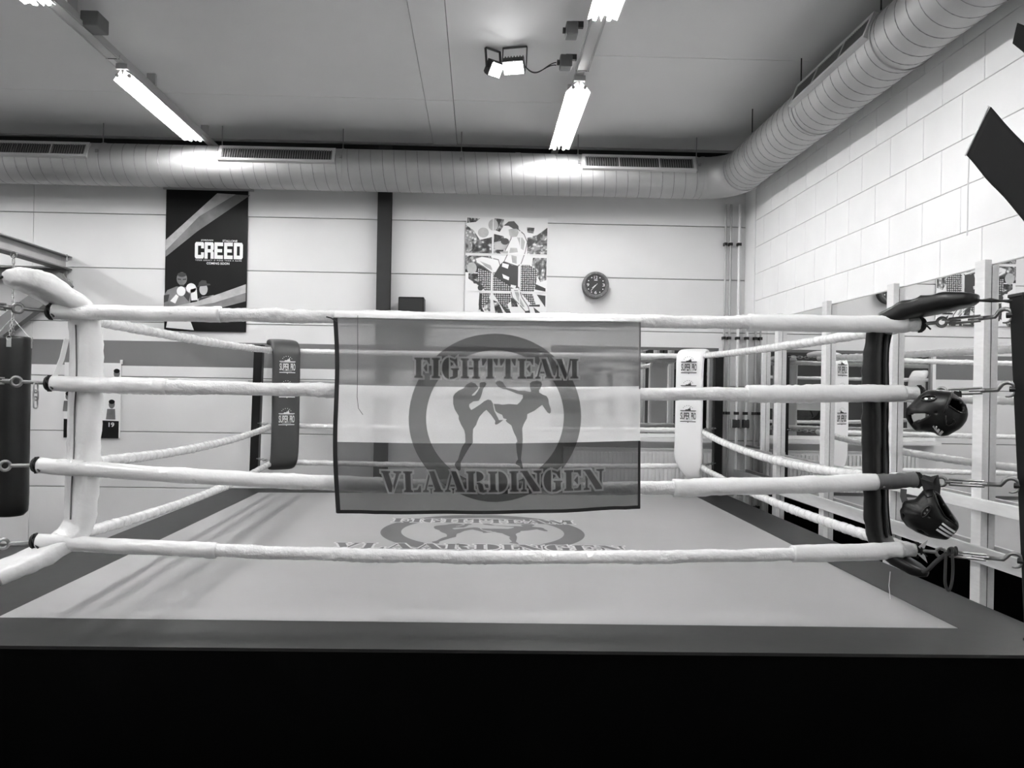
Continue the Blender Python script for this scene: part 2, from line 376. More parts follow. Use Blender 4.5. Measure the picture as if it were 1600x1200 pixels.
build('corner_strip', MB().box((WX-.002, 7.81, 2.44), (WX+.03, WY, CZ)), M_BLOCK, wr)
build('plaster', MB().box((WX, YB, 2.44), (WX+.03, 3.855, CZ)), M_BLOCK, wr)
build('plaster', MB().box((WX, YB, 0), (WX+.03, WY, 2.44)), M_BLOCK, wr)
wl = build('wall_left', MB().box((XL-.2, YB, 0), (XL, WY+.2, CZ)), mat('far_wall_grey', .6, .8)); struct(wl, 'plain grey wall far to the left')
wf = build('wall_front', MB().box((XL-.2, YB-.2, 0), (WX+.2, YB, CZ)), mat('near_wall_grey', .16, .8)); struct(wf, 'plain grey wall behind the viewer')
# ledge between duct and block wall
struct(build('trim_1', MB().box((WX-.09, 0, 3.985), (WX-.002, 7.8, 4.03)), M_BEAML), 'narrow ledge on the block wall under the side duct')

# steel column
x0, x1 = P(589, 400, Y=8.0).x, P(610, 400, Y=8.0).x
t = thing('steel_column', 'dark grey steel column on the back wall between poster and speaker', 'column', ((x0+x1)/2, 8.0, 0))
build('flange', MB().box((x0, 7.985, 0), (x1, 8.0, CZ-.04)), M_DARKM, t)
build('web', MB().box(((x0+x1)/2-.006, 8.0, 0), ((x0+x1)/2+.006, 8.085, CZ-.04)), M_DARKM, t)
build('flange', MB().box((x0, 8.085, 0), (x1, 8.097, CZ-.04)), M_DARKM, t)

# mirror in the back wall over the radiator
mx0, mx1, mz0, mz1 = .72, P(1127, 600, Y=8.05).x, 1.25, 2.205
t = thing('wall_mirror', 'wide white framed mirror on the back wall over the radiator', 'mirror', ((mx0+mx1)/2, 8.05, mz0))
build('glass', MB().box((mx0+.03, 8.07, mz0+.03), (mx1-.03, 8.085, mz1-.02)), M_GLASS, t)
fr = MB(); fr.box((mx0, 8.03, mz0), (mx0+.035, 8.098, mz1)); fr.box((mx1-.03, 8.03, mz0), (mx1, 8.098, mz1))
fr.box((mx0+.035, 8.06, mz1-.03), (mx1-.03, 8.098, mz1), 1); fr.box((mx0+.035, 8.03, mz0), (mx1-.03, 8.098, mz0+.035))
build('frame', fr, [M_WHITE, M_GREY], t)
build('sill', MB().box((mx0-.03, 7.96, mz0-.045), (mx1+.01, 8.098, mz0-.002)), M_WHITE, t)
# radiator
t = thing('radiator', 'white ribbed panel radiator under the framed mirror', 'radiator', (1.7, 8.0, .30))
rx0, rx1, rz0, rz1 = .9, mx1-.01, .42, 1.12
build('panel', MB().box((rx0, 8.01, rz0), (rx1, 8.05, rz1)), M_WHITE, t)
n = int((rx1-rx0)/.042)
for i in range(n):
    x = rx0 + .02 + i*.042
    build('rib', MB().box((x, 7.995, rz0+.03), (x+.026, 8.012, rz1-.035)), M_WHITE, t)
build('top_grille', MB().box((rx0, 7.99, rz1), (rx1, 8.09, rz1+.012)), M_WHITE, t)
build('bracket', MB().box((rx0+.2, 8.05, rz0+.1), (rx0+.24, 8.098, rz1-.1)), M_WHITE, t)
build('bracket', MB().box((rx1-.24, 8.05, rz0+.1), (rx1-.2, 8.098, rz1-.1)), M_WHITE, t)

# mirrors on right wall with white battens and rails
MX = WX - .03
postpx = [1191, 1215, 1290, 1394, 1536]
bys = [P(px, 600, X=MX-.04).y for px in postpx]
edges = [WY-.02] + bys + [bys[-1]-1.0, bys[-1]-2.0]
bys_all = edges[1:]
names = ['nearest the room corner', 'second from the room corner', 'third from the room corner', 'beside the dark corner pad', 'behind the black headguards', 'just out of the picture beside the ring', 'far along the wall', 'farther along the wall', 'at the wall end']
for i in range(len(edges)-1):
    a, b = edges[i+1], edges[i]
    o = build('gym_mirror', MB().box((MX, a+.002, .08), (WX-.003, b-.002, 2.436)), M_MIRROR)
    tag(o, 'tall frameless mirror panel on the right wall, ' + names[i], 'mirror', 'mirror panels along the block wall')
bl = ['short of the room corner, thin', 'second from the room corner', 'third from the room corner', 'right behind the dark corner pad', 'behind the hook chains, nearest in view']
for i, y in enumerate(bys_all):
    wdt = .035 if i == 0 else .085
    o = build('mirror_batten', MB().box((MX-.04, y, .08 if i else 1.1), (MX-.001, y+wdt, 2.47 if i else 2.2)), M_WOOD); bevel(o, .002)
    tag(o, 'white upright timber batten over the mirrors, ' + (bl[i] if i < len(bl) else '%s past the picture edge' % ('first' if i == 5 else 'second')), 'batten', 'battens over the mirror joints')
ysp = bys[1]
for zz0, zz1, nm in ((1.094, 1.16, 'upper'), (.81, .90, 'lower')):
    o = build('guard_rail', MB().box((MX-.062, 0.2, zz0), (MX-.041, ysp+.06, zz1)), M_WOOD); bevel(o, .002)
    tag(o, 'long white guard rail across the mirrors, %s one' % nm, 'rail', 'long mirror rails')
    o = build('guard_rail', MB().box((MX-.075, ysp+.07, zz0+.02), (MX-.05, WY-.05, zz1+.02)), M_WOODG); bevel(o, .002)
    tag(o, 'short grey wooden rail in the room corner, %s one' % nm, 'rail', 'short corner rails')
# corner pipes + socket
for px, r, lb in ((1134, .010, 'thin pipe on the back wall left of the pair near the corner'), (1142, .012, 'pipe on the back wall right of the pair near the corner'), (1155.5, .014, 'white pipe running down right in the room corner')):
    x = P(px, 400, Y=8.05).x
    t = thing('wall_pipe', lb, 'pipe', (x, 8.05, 0), 'pipes in the room corner')
    build('tube', MB().cyl((x, 8.06, .02), (x, 8.06, 3.74), r, 10), M_WHITE if px > 1150 else M_GALV, t, smooth=.8)
    for z in (.5, 1.5, 2.3, 3.3): build('clip', MB().box((x-r-.006, 8.045, z), (x+r+.006, 8.098, z+.03)), M_BLKM, t)
sp = P(1150, 662, Y=8.07)
t = thing('power_socket', 'black double power socket low in the room corner', 'socket', (sp.x, 8.07, sp.z-.04))
bevel(build('box', MB().box((sp.x-.04, 8.045, sp.z-.045), (sp.x+.035, 8.098, sp.z+.045)), M_DK, t), .008)
build('rim', MB().box((sp.x-.05, 8.07, sp.z-.05), (sp.x-.04, 8.098, sp.z+.05)).box((sp.x+.035, 8.07, sp.z-.05), (sp.x+.043, 8.098, sp.z+.05)), M_WHITE, t)

# ------------------------------------------------------------------ ducts
def helix(mb, A, d, L, r, pitch, u, v, rr=.0035, ph=0):
    n = int(L / pitch * 28); pts = []
    for i in range(n+1):
        s = L*i/n; a = ph + 2*PI*s/pitch
        pts.append(A + d*s + u*(r*math.cos(a)) + v*(r*math.sin(a)))
    mb.tube(pts, rr, 4)
DR, DZ, DY, DX = .205, P(500, 265, Y=7.70).z, 7.70, 2.55
t = thing('air_duct', 'round spiral sheet metal duct running along the back wall', 'duct', (0, DY, DZ), 'ventilation ducts')
X1 = 2.22
build('pipe', MB().cyl((XL, DY, DZ), (X1, DY, DZ), DR, 48), M_GALV, t, smooth=.8)
mb = MB(); helix(mb, Vector((-6.5, DY, DZ)), Vector((1,0,0)), X1+6.5, DR, .115, Vector((0,-1,0)), Vector((0,0,-1)), .003); o = build('spiral_seam', mb, M_SEAM, t)
def collar(parent, c, ax, w=.02, r=None, m=None):
    r = r or DR + .006
    return build('collar', MB().cyl(Vector(c) - Vector(ax)*w/2, Vector(c) + Vector(ax)*w/2, r, 40), m or M_GALV, parent, smooth=.8)
hang = [-30, 151, 340, 532, 720, 905, 1093]
for px in hang: collar(t, (P(px, 265, Y=DY-.2).x, DY, DZ), (1,0,0), .014)
collar(t, (P(810, 265, Y=DY-.2).x, DY, DZ), (1,0,0), .05, DR+.004)
def grille(parent, c, ax, nrm, L, H=.155, nsl=46, div=(0,)):
    c, ax, nrm = Vector(c), Vector(ax), Vector(nrm).normalized(); up = nrm.cross(ax).normalized()
    if up.z < 0: up = -up
    M = Matrix((( ax.x, nrm.x, up.x, c.x), (ax.y, nrm.y, up.y, c.y), (ax.z, nrm.z, up.z, c.z), (0,0,0,1)))
    g = build('air_grille', MB().box((-L/2+.03, -.05, -H/2+.025), (L/2-.03, .0, H/2-.025), M=M), M_BLKM, parent)
    f = MB()
    for a, b in (((-L/2, -.04, H/2-.028), (L/2, .014, H/2)), ((-L/2, -.04, -H/2), (L/2, .014, -H/2+.028)), ((-L/2, -.04, -H/2+.028), (-L/2+.03, .014, H/2-.028)), ((L/2-.03, -.04, -H/2+.028), (L/2, .014, H/2-.028))): f.box(a, b, M=M)
    for dv in div: f.box((dv-.007, -.01, -H/2+.028), (dv+.007, .012, H/2-.028), M=M)
    build('frame', f, M_FRAME, g)
    s = MB()
    for i in range(nsl):
        x = -L/2 + .04 + (L-.08)*i/(nsl-1); s.box((x-.0045, -.015, -H/2+.028), (x+.0045, .010, H/2-.028), M=M)
    tag(build('slat', s, mat('slat_grey', .15, .5), g), kind='stuff')
an = math.radians(24)
for a, b, dv in ((-46, 137, (.2,)), (341, 523, ()), (910, 1088, (-.2, .2))):
    xa, xb = P(a, 255, Y=DY-.2).x, P(b, 255, Y=DY-.2).x
    grille(t, ((xa+xb)/2, DY - (DR+.0)*math.cos(an), DZ + (DR+.0)*math.sin(an)), (1,0,0), (0, -math.cos(an), math.sin(an)), xb-xa, .175, 46, dv)
for px in hang:
    x = P(px, 265, Y=DY-.2).x
    build('hanger_rod', MB().cyl((x, DY-.08, DZ+.17), (x, DY-.08, CZ), .005, 6).box((x-.012, DY-.215, DZ+.06), (x+.012, DY-.195, DZ+.09)), M_STEEL, t)
# elbow into the side duct
mb = MB(); R = .33; c = Vector((X1, DY-R, DZ))
pts = [c + Vector((math.sin(a)*R, math.cos(a)*R, 0)) for a in [PI/2*i/10 for i in range(11)]]
mb.sweep(pts, lambda i, S: [(DR*math.cos(2*PI*q/40)*1.01, DR*math.sin(2*PI*q/40)*1.01) for q in range(40)], closed=False)
build('elbow', mb, M_GALV, t, smooth=.8)
collar(t, pts[0], (1,0,0), .03); collar(t, pts[-1], (0,1,0), .03)
t2 = thing('air_duct', 'round spiral sheet metal duct running along the right block wall', 'duct', (DX, 3, DZ), 'ventilation ducts')
Y1 = DY - R
build('pipe', MB().cyl((DX, -4.8, DZ), (DX, Y1-.015, DZ), DR-.003, 48), M_GALV, t2, smooth=.8)
mb = MB(); helix(mb, Vector((DX, 1.5, DZ)), Vector((0,1,0)), Y1-1.5, DR-.003, .115, Vector((1,0,0)), Vector((0,0,-1)), .003); build('spiral_seam', mb, M_SEAM, t2)
xt = DX - .15
yc = [P(px, 200, X=xt).y for px in (1172, 1247, 1370)]
for y in yc + [yc[-1]-.9, yc[-1]-2.05]: collar(t2, (DX, y, DZ), (0,1,0), .016, DR+.005, M_GALV)
an = math.radians(22)
grille(t2, (DX - DR*math.cos(an), (yc[1]+yc[2])/2, DZ + DR*math.sin(an)), (0,1,0), (-math.cos(an), 0, math.sin(an)), yc[1]-yc[2]-.03, .175, 46, (-.2, .2))
for y in yc: build('hanger_rod', MB().cyl((DX-.12, y+.03, DZ+.14), (DX-.12, y+.03, CZ), .005, 6), M_BLKM, t2)

# ------------------------------------------------------------------ lights
FXZ = 4.10
def fixture(loc, label):
    t = thing('ceiling_light', label, 'light', loc, 'twin tube strip lights')
    x, y, z = loc
    bevel(build('housing', MB().box((x-.045, y-.78, z+.012), (x+.045, y+.78, z+.055)), M_TRACK, t), .004)
    r = MB()   # winged reflector with notched ends
    for s in (-1, 1):
        a, b = (x+s*.012, z+.012), (x+s*.095, z-.045)
        for yy0, yy1 in ((-.70, .72),):
            r.add([(a[0], y-.76, a[1]), (a[0], y+.76, a[1]), (b[0], y+yy1, b[1]), (b[0], y+yy0, b[1]),
                   (a[0], y-.76, a[1]+.004), (a[0], y+.76, a[1]+.004), (b[0]+s*.004, y+yy1, b[1]+.003), (b[0]+s*.004, y+yy0, b[1]+.003)],
                  [(0,1,2,3),(7,6,5,4),(0,4,5,1),(1,5,6,2),(2,6,7,3),(3,7,4,0)])
    r.prism([(x-.012, y-.76, z+.012), (x+.012, y-.76, z+.012), (x, y-.76, z-.035)], (0, 1.52, 0))
    build('reflector', r, M_REFL, t)
    for s in (-1, 1):
        tb = build('tube', MB().cyl((x+s*.045, y-.735, z-.028), (x+s*.045, y+.735, z-.028), .013, 10), M_TUBE, t, smooth=.8)
        build('end_cap', MB().cyl((x+s*.045, y-.755, z-.028), (x+s*.045, y-.735, z-.028), .014, 10).cyl((x+s*.045, y+.735, z-.028), (x+s*.045, y+.755, z-.028), .014, 10), M_TRACK, tb)
    return t
rx = P(873, 236, Z=FXZ-.045); RXR = rx.x; LXR = P(306, 222, Z=FXZ-.045).x
FY = [rx.y - .76]
for k in range(3): FY.append(FY[-1] - 2.57)
ordn = ['at the far end of', 'second from the back wall on', 'third from the back wall on', 'at the near end of']
rows = [(RXR, 'the right ceiling track'), (LXR, 'the left ceiling track'), (LXR-3.55, 'the outermost left track')]
proto = None
for x, rn in rows:
    for k, y in enumerate(FY):
        lb = 'glowing twin tube strip light %s %s' % (ordn[k], rn)
        if proto is None: proto = fixture((x, y, FXZ), lb)
        else: copy_tree(proto, (x, y, FXZ), lb)
    t = thing('lighting_track', 'grey enamel lighting track hung under the ceiling, %s one' % rn.split()[-3 if 'outer' not in rn else 1].replace('the', ''), 'track', (x, 2, FXZ+.06), 'ceiling lighting tracks')
    t['label'] = 'long grey enamel rail carrying the lights, ' + rn
    build('rail', MB().box((x-.03, YB+.1, FXZ+.056), (x+.03, WY-.12, FXZ+.10)), M_TRACK, t)
    for k in range(3):
        ya, yb = FY[k+1] + .80, FY[k] - .92
        build('cover', MB().box((x-.05, ya, FXZ+.03), (x+.05, yb, FXZ+.055)).box((x-.042, ya, FXZ+.024), (x-.036, yb, FXZ+.03)).box((x+.036, ya, FXZ+.024), (x+.042, yb, FXZ+.03)), M_TRACK, t)
        build('end_plate', MB().box((x-.05, yb, FXZ+.026), (x+.05, yb+.006, FXZ+.056)), M_DK, t)
    for k in range(11):
        y = -4.6 + k*1.22
        build('bracket', MB().box((x-.035, y, FXZ+.10), (x+.035, y+.03, CZ)), M_TRACK, t)
# junction boxes on the tracks
def jbox(px, py, sx, z, label, size=(.10, .10, .09)):
    p = P(px, py, Z=z); x = p.x
    t = thing('junction_box', label, 'box', (x, p.y, z), 'boxes on the lighting tracks')
    bevel(build('body', MB().box((x-size[0]/2, p.y-size[1]/2, z-size[2]/2), (x+size[0]/2, p.y+size[1]/2, z+size[2]/2)), M_GREY, t), .008)
    build('arm', MB().box((x+min(0, sx), p.y-.015, z+.02), (x+max(0, sx), p.y+.015, z+.06)), M_DK, t)
    build('gland', MB().cyl((x-size[0]/2-.02, p.y, z), (x-size[0]/2, p.y, z), .02, 10), M_DK, t)
    return p
jb = jbox(884, 98, .08, 4.16, 'grey plug box on the right track feeding the flood lamps', (.09, .10, .09))
jbox(893, 48, .08, 4.17, 'small dark box on the right track nearer the second light', (.08, .10, .09))
jbox(148, 36, -.09, 4.18, 'dark box on the left track between its lights', (.12, .16, .10))
# flood lamps
def flood(px, py, yaw, tilt, label, wdt=.15, brk=.16):
    p = P(px, py, Z=4.13); M = Matrix.Translation(p) @ Matrix.Rotation(yaw, 4, 'Z') @ Matrix.Rotation(tilt, 4, 'X')
    t = thing('flood_lamp', label, 'lamp', p, 'flood lamps on the ceiling')
    bevel(build('housing', MB().box((-wdt/2, -.02, -.055), (wdt/2, .04, .055), M=M), M_DK, t), .006)
    for k in range(7): build('fin', MB().box((-wdt/2+.01+k*(wdt-.026)/6, .04, -.05), (-wdt/2+.016+k*(wdt-.026)/6, .065, .05), M=M), M_DK, t)
    build('lens', MB().box((-wdt/2+.008, -.026, -.046), (wdt/2-.008, -.021, .046), M=M), M_LED, t)
    h = CZ - p.z
    Mz = Matrix.Translation(p) @ Matrix.Rotation(yaw, 4, 'Z')
    pts = [Mz @ Vector(q) for q in ((-wdt/2-.012, .01, 0), (-wdt/2-.012, .03, h-.01), (wdt/2+.012, .03, h-.01), (wdt/2+.012, .01, 0))]
    b = MB()
    for q in range(3): b.beam(pts[q], pts[q+1], .022, .005, side=(Mz.to_3x3() @ Vector((0, 1, 0))))
    build('bracket', b, M_DK, t)
    return p
f1 = flood(773, 108, math.radians(35), math.radians(38), 'left flood lamp of the glowing pair on the ceiling', .11)
f2 = flood(803, 104, math.radians(-14), math.radians(50), 'right flood lamp of the glowing pair on the ceiling', .16)
for k, dz in ((0, .0), (1, -.02)):
    A = Vector((f2.x+.08, f2.y+.02, f2.z+.02)); B = Vector((jb.x-.07, jb.y, 4.16+dz)); pts = []
    for i in range(17):
        s = i/16; q = A.lerp(B, s); q.z += -.05*math.sin(PI*s*1.0)*(1-s)*2.2 + k*.012*math.sin(PI*s); pts.append(q)
    tag(build('lamp_cable', MB().tube(pts, .004, 6), M_CORD, smooth=True), 'black cable from the plug box to the flood lamps, %s strand' % ('upper' if k == 0 else 'lower'), 'cable', 'flood lamp cables')

# ================================================================== RING
MZ = .70
lc = [P(-5, 965, Z=MZ), P(1498, 982, Z=MZ), P(1078, 771, Z=MZ), P(404, 769.5, Z=MZ)]
oc = [Vector((lc[0].x-.36, lc[0].y-.30, MZ)), Vector((lc[1].x+.35, lc[1].y-.29, MZ)), Vector((lc[2].x+.35, lc[2].y+.29, MZ)), Vector((lc[3].x-.35, lc[3].y+.29, MZ))]
oc[0].y = P(400, 1012.5, Z=MZ).y - .0; oc[1].y = P(1500, 1023.5, Z=MZ).y
plat = thing('ring_platform', 'raised boxing ring platform with pale canvas, dark border and black skirt', 'platform', (0, 5.4, 0))
def quadprism(name, q, z0, z1, m, rnd=0):
    o = build(name, MB().add([(p.x, p.y, z0) for p in q] + [(p.x, p.y, z1) for p in q], [(3,2,1,0),(4,5,6,7),(0,1,5,4),(1,2,6,5),(2,3,7,6),(3,0,4,7)]), m, plat)
    return bevel(o, rnd, 3) if rnd else o
tag(quadprism('canvas', lc, MZ-.02, MZ, M_MAT), 'pale grey canvas')
for i in range(4):
    j = (i+1) % 4; q = [oc[i], oc[j], lc[j], lc[i]]
    quadprism('border_cover', q, MZ-.06, MZ+.001, M_BORDER)
sk = [p.copy() for p in oc]
for i in range(4):
    j = (i+1) % 4; mb = MB(); A, B = Vector((sk[i].x, sk[i].y, 0)), Vector((sk[j].x, sk[j].y, 0)); T = (B-A).normalized(); nrm = Vector((T.y, -T.x, 0)); n = 60; top = []; bot = []
    for k in range(n+1):
        p = A.lerp(B, k/n); d = .012*noise.noise(Vector((k*.35, i*9.0, 0)))
        top.append(p + nrm*.003 + Vector((0,0,MZ-.012))); bot.append(p + nrm*(.008+d) + Vector((0,0,.01)))
    mb.add(top + bot + [q - nrm*.012 for q in top] + [q - nrm*.012 for q in bot],
       [(k, n+1+k, n+2+k, k+1) for k in range(n)] + [(2*(n+1)+k, 2*(n+1)+k+1, 3*(n+1)+k+1, 3*(n+1)+k) for k in range(n)] + [(k, k+1, 2*(n+1)+k+1, 2*(n+1)+k) for k in range(n)])
    build('skirt', mb, M_SKIRT, plat, smooth=True)
# canvas logo
LR = P(912, 832, Z=MZ); LL = P(593, 832, Z=MZ); LT = P(752, 805, Z=MZ); rad = (LR.x-LL.x)/2; lcx = (LR.x+LL.x)/2; lcy = LT.y - rad*.985
club_logo(lambda u, v, k: Vector((lcx + u*rad, lcy + v*rad, MZ + .0006 + .0007*k)), M_PRINT, M_PRINT_EDGE, plat, 0, .02)

# ropes ---------------------------------------------------------------
C = {'fl': Vector((P(82, 600, Y=3.36).x, 3.36, 0)), 'fr': Vector((P(1432, 620, Y=3.38).x, 3.38, 0)), 'br': Vector((P(1094, 620, Y=7.54).x, 7.54, 0)), 'bl': Vector((P(428, 620, Y=7.54).x, 7.54, 0))}
PB = {'br': Vector((P(1083, 620, Y=7.52).x, 7.52, 0)), 'bl': Vector((P(440, 620, Y=7.50).x, 7.50, 0))}
# heights at each corner, four levels from the top
HZ = {'fl': [P(85, 487, Y=3.36).z, P(80, 599, Y=3.36).z, P(80, 727, Y=3.36).z, P(60, 846, Y=3.36).z],
      'fr': [P(1430, 507, Y=3.38).z, P(1430, 614, Y=3.38).z, P(1430, 750, Y=3.38).z, P(1430, 859, Y=3.38).z],
      'br': [P(1088, 556, Y=7.52).z, P(1088, 613, Y=7.52).z, P(1085, 672, Y=7.52).z, P(1085, 728, Y=7.52).z],
      'bl': [P(445, 548, Y=7.50).z, P(445, 603, Y=7.50).z, P(437, 665, Y=7.50).z, P(430, 722, Y=7.50).z]}
def rope_ring(r0, seed, wr=.10, k=18, wrap=.11):
    def fn(i, S):
        out = []
        for q in range(k):
            a = 2*PI*q/k
            n1 = noise.noise(Vector((S*9, math.cos(a)*1.1+seed*7, math.sin(a)*1.1)))
            act = max(0, min(1, .45 + 1.3*noise.noise(Vector((S*3.1, seed*5.3, 0)))))
            n2 = 1 - abs(noise.noise(Vector((S*22+math.sin(a+seed)*1.6, math.cos(a)*1.5+seed*3, math.sin(a)*1.5))))*3.2
            h = ((S/wrap + a/(2*PI) + seed*.37) % 1.0)
            hs = 1 if h > .9 else h/.9
            r = r0*(1 + wr*n1*.8 + wr*1.3*act*max(0, n2) + wr*.9*(hs-.5)*(1 if h < .9 else (1-h)*10))
            out.append((r*math.cos(a), r*math.sin(a)*1.03))
        return out
    return fn
def rope_path(A, B, sag, n):
    out = []
    for i in range(n+1):
        s = i/n; p = A.lerp(B, s); p.z -= sag*4*s*(1-s); out.append(p)
    return out
LV = ['top', 'second', 'third', 'lowest']
sides = [('fl', 'fr', 'front', (.004, .02, .065, .05), .028), ('fl', 'bl', 'left side', (.02, .04, .06, .06), .026), ('bl', 'br', 'back', (.01, .015, .01, .02), .024), ('fr', 'br', 'right side', (.015, .03, .09, .05), .026)]
sd = 0
for ca, cb, nm, sags, r0 in sides:
    for lv in range(4):
        sd += 1
        A = C[ca].copy()
        if nm == 'front' and lv > 1: A.x -= .05
        A.z = HZ[ca][lv]; B = C[cb].copy(); B.z = HZ[cb][lv]
        path = rope_path(A, B, sags[lv], int((B-A).length/.012))
        t = thing('ring_rope', '%s white vinyl wrapped ring rope along the %s of the ring' % (LV[lv], nm), 'rope', A, 'white ring ropes')
        build('rope', MB().sweep(path, rope_ring(r0, sd, .15 if nm == 'front' else .13, wrap=.42 if nm == 'front' else .10)), M_ROPE, t, smooth=True)
        if nm == 'front':   # looser outer sleeves towards the corners
            L = (B-A).length
            spans = {0: [(.0, .19), (.80, .985)], 1: [(.0, .13), (.80, .985)], 2: [(.0, .40), (.72, .955)], 3: [(.0, .20), (.86, .985)]}[lv]
            for (u0, u1) in spans:
                i0, i1 = int(u0*(len(path)-1)), int(u1*(len(path)-1)); m = i1-i0
                f = rope_ring(r0+ (.009 if u0 > .5 else .004), sd+40, .10, 18, .5)
                build('sleeve', MB().sweep(path[i0:i1+1], lambda i, S, f=f: f(i, S)), M_PADW, t, smooth=True)
            for Q, dx in ((A, -1), (B, 1)):
                c = Q + Vector((dx*.012, 0, 0))
                mb = MB().cyl(Q - Vector((dx*.01, 0, 0)), Q + Vector((dx*.03, 0, 0)), r0*.8, 10)
                mb.torus(Q + Vector((dx*.02, 0, 0)), (0,1,0), (0,0,1), r0*.95, .006, 14, 6)
                mb.box((c.x-.004, c.y-.012, c.z-.036), (c.x+.004, c.y+.012, c.z+.036)); mb.cyl((c.x-.012, c.y-.02, c.z+.02), (c.x+.03, c.y-.03, c.z-.024), .004, 6)
                build('clamp', mb, M_BLKM, t)
            if lv == 3:
                for s in (-1, 1): build('sleeve_flap', MB().prism([B+Vector((.0, -.02, s*.01)), B+Vector((.045, -.03, s*.052)), B+Vector((.03, -.03, s*.012))], (0, .004, 0)), M_PADW, t)
            if lv == 2: build('tape_wrap', MB().sweep(path[int(.95*(len(path)-1)):], rope_ring(r0+.004, 3, .12, 14, .04)), M_GREY, t, smooth=True)

# posts ---------------------------------------------------------------
PT = {'fl': Vector((-2.36, 3.04, 0)), 'fr': Vector((P(1617, 620, Y=3.08).x, 3.08, 0)), 'br': Vector((P(1121.5, 640, Y=7.78).x, 7.78, 0)), 'bl': Vector((P(401, 650, Y=7.78).x, 7.78, 0))}
PN = {'fl': 'near left', 'fr': 'near right', 'br': 'back right', 'bl': 'back left'}
lean = {'fl': .03, 'fr': -.09, 'br': -.0, 'bl': .03}
for k in PT:
    p = PT[k]; q = lean[k]
    t = thing('corner_post', 'black square steel ring post at the %s corner' % PN[k], 'post', (p.x, p.y, MZ), 'black ring posts')
    bevel(build('post', MB().beam((p.x-q*.5, p.y, MZ+.002), (p.x+q*.5, p.y, 2.13), .085, .085, side=(1,0,0)), M_BLACK, t), .006)
    bevel(build('cap', MB().box((p.x+q*.5-.046, p.y-.046, 2.125), (p.x+q*.5+.046, p.y+.046, 2.14)), M_BLKM, t), .004)
    build('base_plate', MB().box((p.x-.045-q*.5, p.y-.045, MZ+.001), (p.x+.045-q*.5, p.y+.045, MZ+.012)), M_BLACK, t)
    d = (C[k] - p); d.z = 0; d.normalize()
    for lv in range(4):
        z = HZ[k][lv] + (.02 if lv < 2 else .01); xo = q*.5*((z-MZ)/.715 - 1)
        a = Vector((p.x+xo, p.y, z)) + d*.04
        build('eye_bolt', MB().cyl(a, a + d*.03, .012, 8), M_BLKM, t)

def turnbuckle(A, B, label, style=0):
    """A at the rope end, B at the post"""
    A, B = Vector(A), Vector(B); T = (B-A).normalized(); L = (B-A).length; sdv = T.cross(Vector((0,0,1))).normalized(); n = sdv.cross(T)
    t = thing('turnbuckle', label, 'turnbuckle', A, 'rope fittings at the posts')
    q = lambda s: A + T*(L*s)
    if style == 2:    # plain chain
        m = max(3, round(L/.035))
        for i in range(m): build('chain_link', MB().link(q((i+.5)/m), T, sdv if i % 2 else n, L/m*1.35, .022, .004, 5), M_CHAIN, t, smooth=True)
        return t
    build('rod', MB().cyl(q(.0), q(.16), .008, 8), M_STEEL, t, smooth=.8)
    build('eye', MB().torus(q(.20), T, n,   .019, .007, 18, 8), M_STEEL, t, smooth=True)
    bd = MB().cyl(q(.245), q(.30), .010, 10).cyl(q(.62), q(.67), .010, 10)
    for s in (-1, 1): bd.beam(q(.29), q(.63), .007, .007, side=sdv) if False else bd.cyl(q(.28) + n*(s*.011), q(.64) + n*(s*.011), .006, 6)
    bd.cyl(q(.29), q(.42), .005, 6).cyl(q(.50), q(.63), .005, 6)
    build('body', bd, M_STEEL, t, smooth=.8)
    c = q(.90); hr = min(.030, L*.085)
    hk = [q(.67), q(.80)] + [c + T*(hr*math.cos(a)) + n*(hr*math.sin(a)) for a in [PI*.85 - i*PI*1.45/12 for i in range(13)]]
    build('hook', MB().tube(hk, lambda i: .009 if i < 9 else .009*(1-(i-8)/9), 8), M_STEEL, t, smooth=True)
    return t
def pend(k, z): # post end point for a level
    p = PT[k]; q = lean[k]; xo = q*.5*((z-MZ)/.715 - 1); d = (C[k]-p); d.z = 0; d.normalize()
    return Vector((p.x+xo, p.y, z)) + d*.05
for k in PT:
    for lv in range(4):
        z = HZ[k][lv]; A = Vector((C[k].x - (.05 if k == 'fl' and lv > 1 else 0), C[k].y, z)); E = pend(k, z + (.02 if lv < 2 else .01)); st = 2 if k in ('bl', 'br') else 0
        T = (E-A).normalized()
        lb = '%s fitting between the %s ring rope and the %s post' % ('chain' if st == 2 else 'steel turnbuckle', LV[lv], PN[k])
        turnbuckle(A + T*.03, E + T*.008, lb, st)
# spare links hanging from the second left fitting
hp = P(56, 600, Y=3.30)
t = thing('chain', 'two spare chain links hanging below the second left rope fitting', 'chain', hp)
for i in range(3): build('chain_link', MB().link(hp + Vector((0, 0, -.015-.032*i)), (0,0,1), (1,0,0) if i % 2 else (.3,1,0), .045 if i < 2 else .05, .02, .0035, 6), M_CHAIN, t, smooth=True)

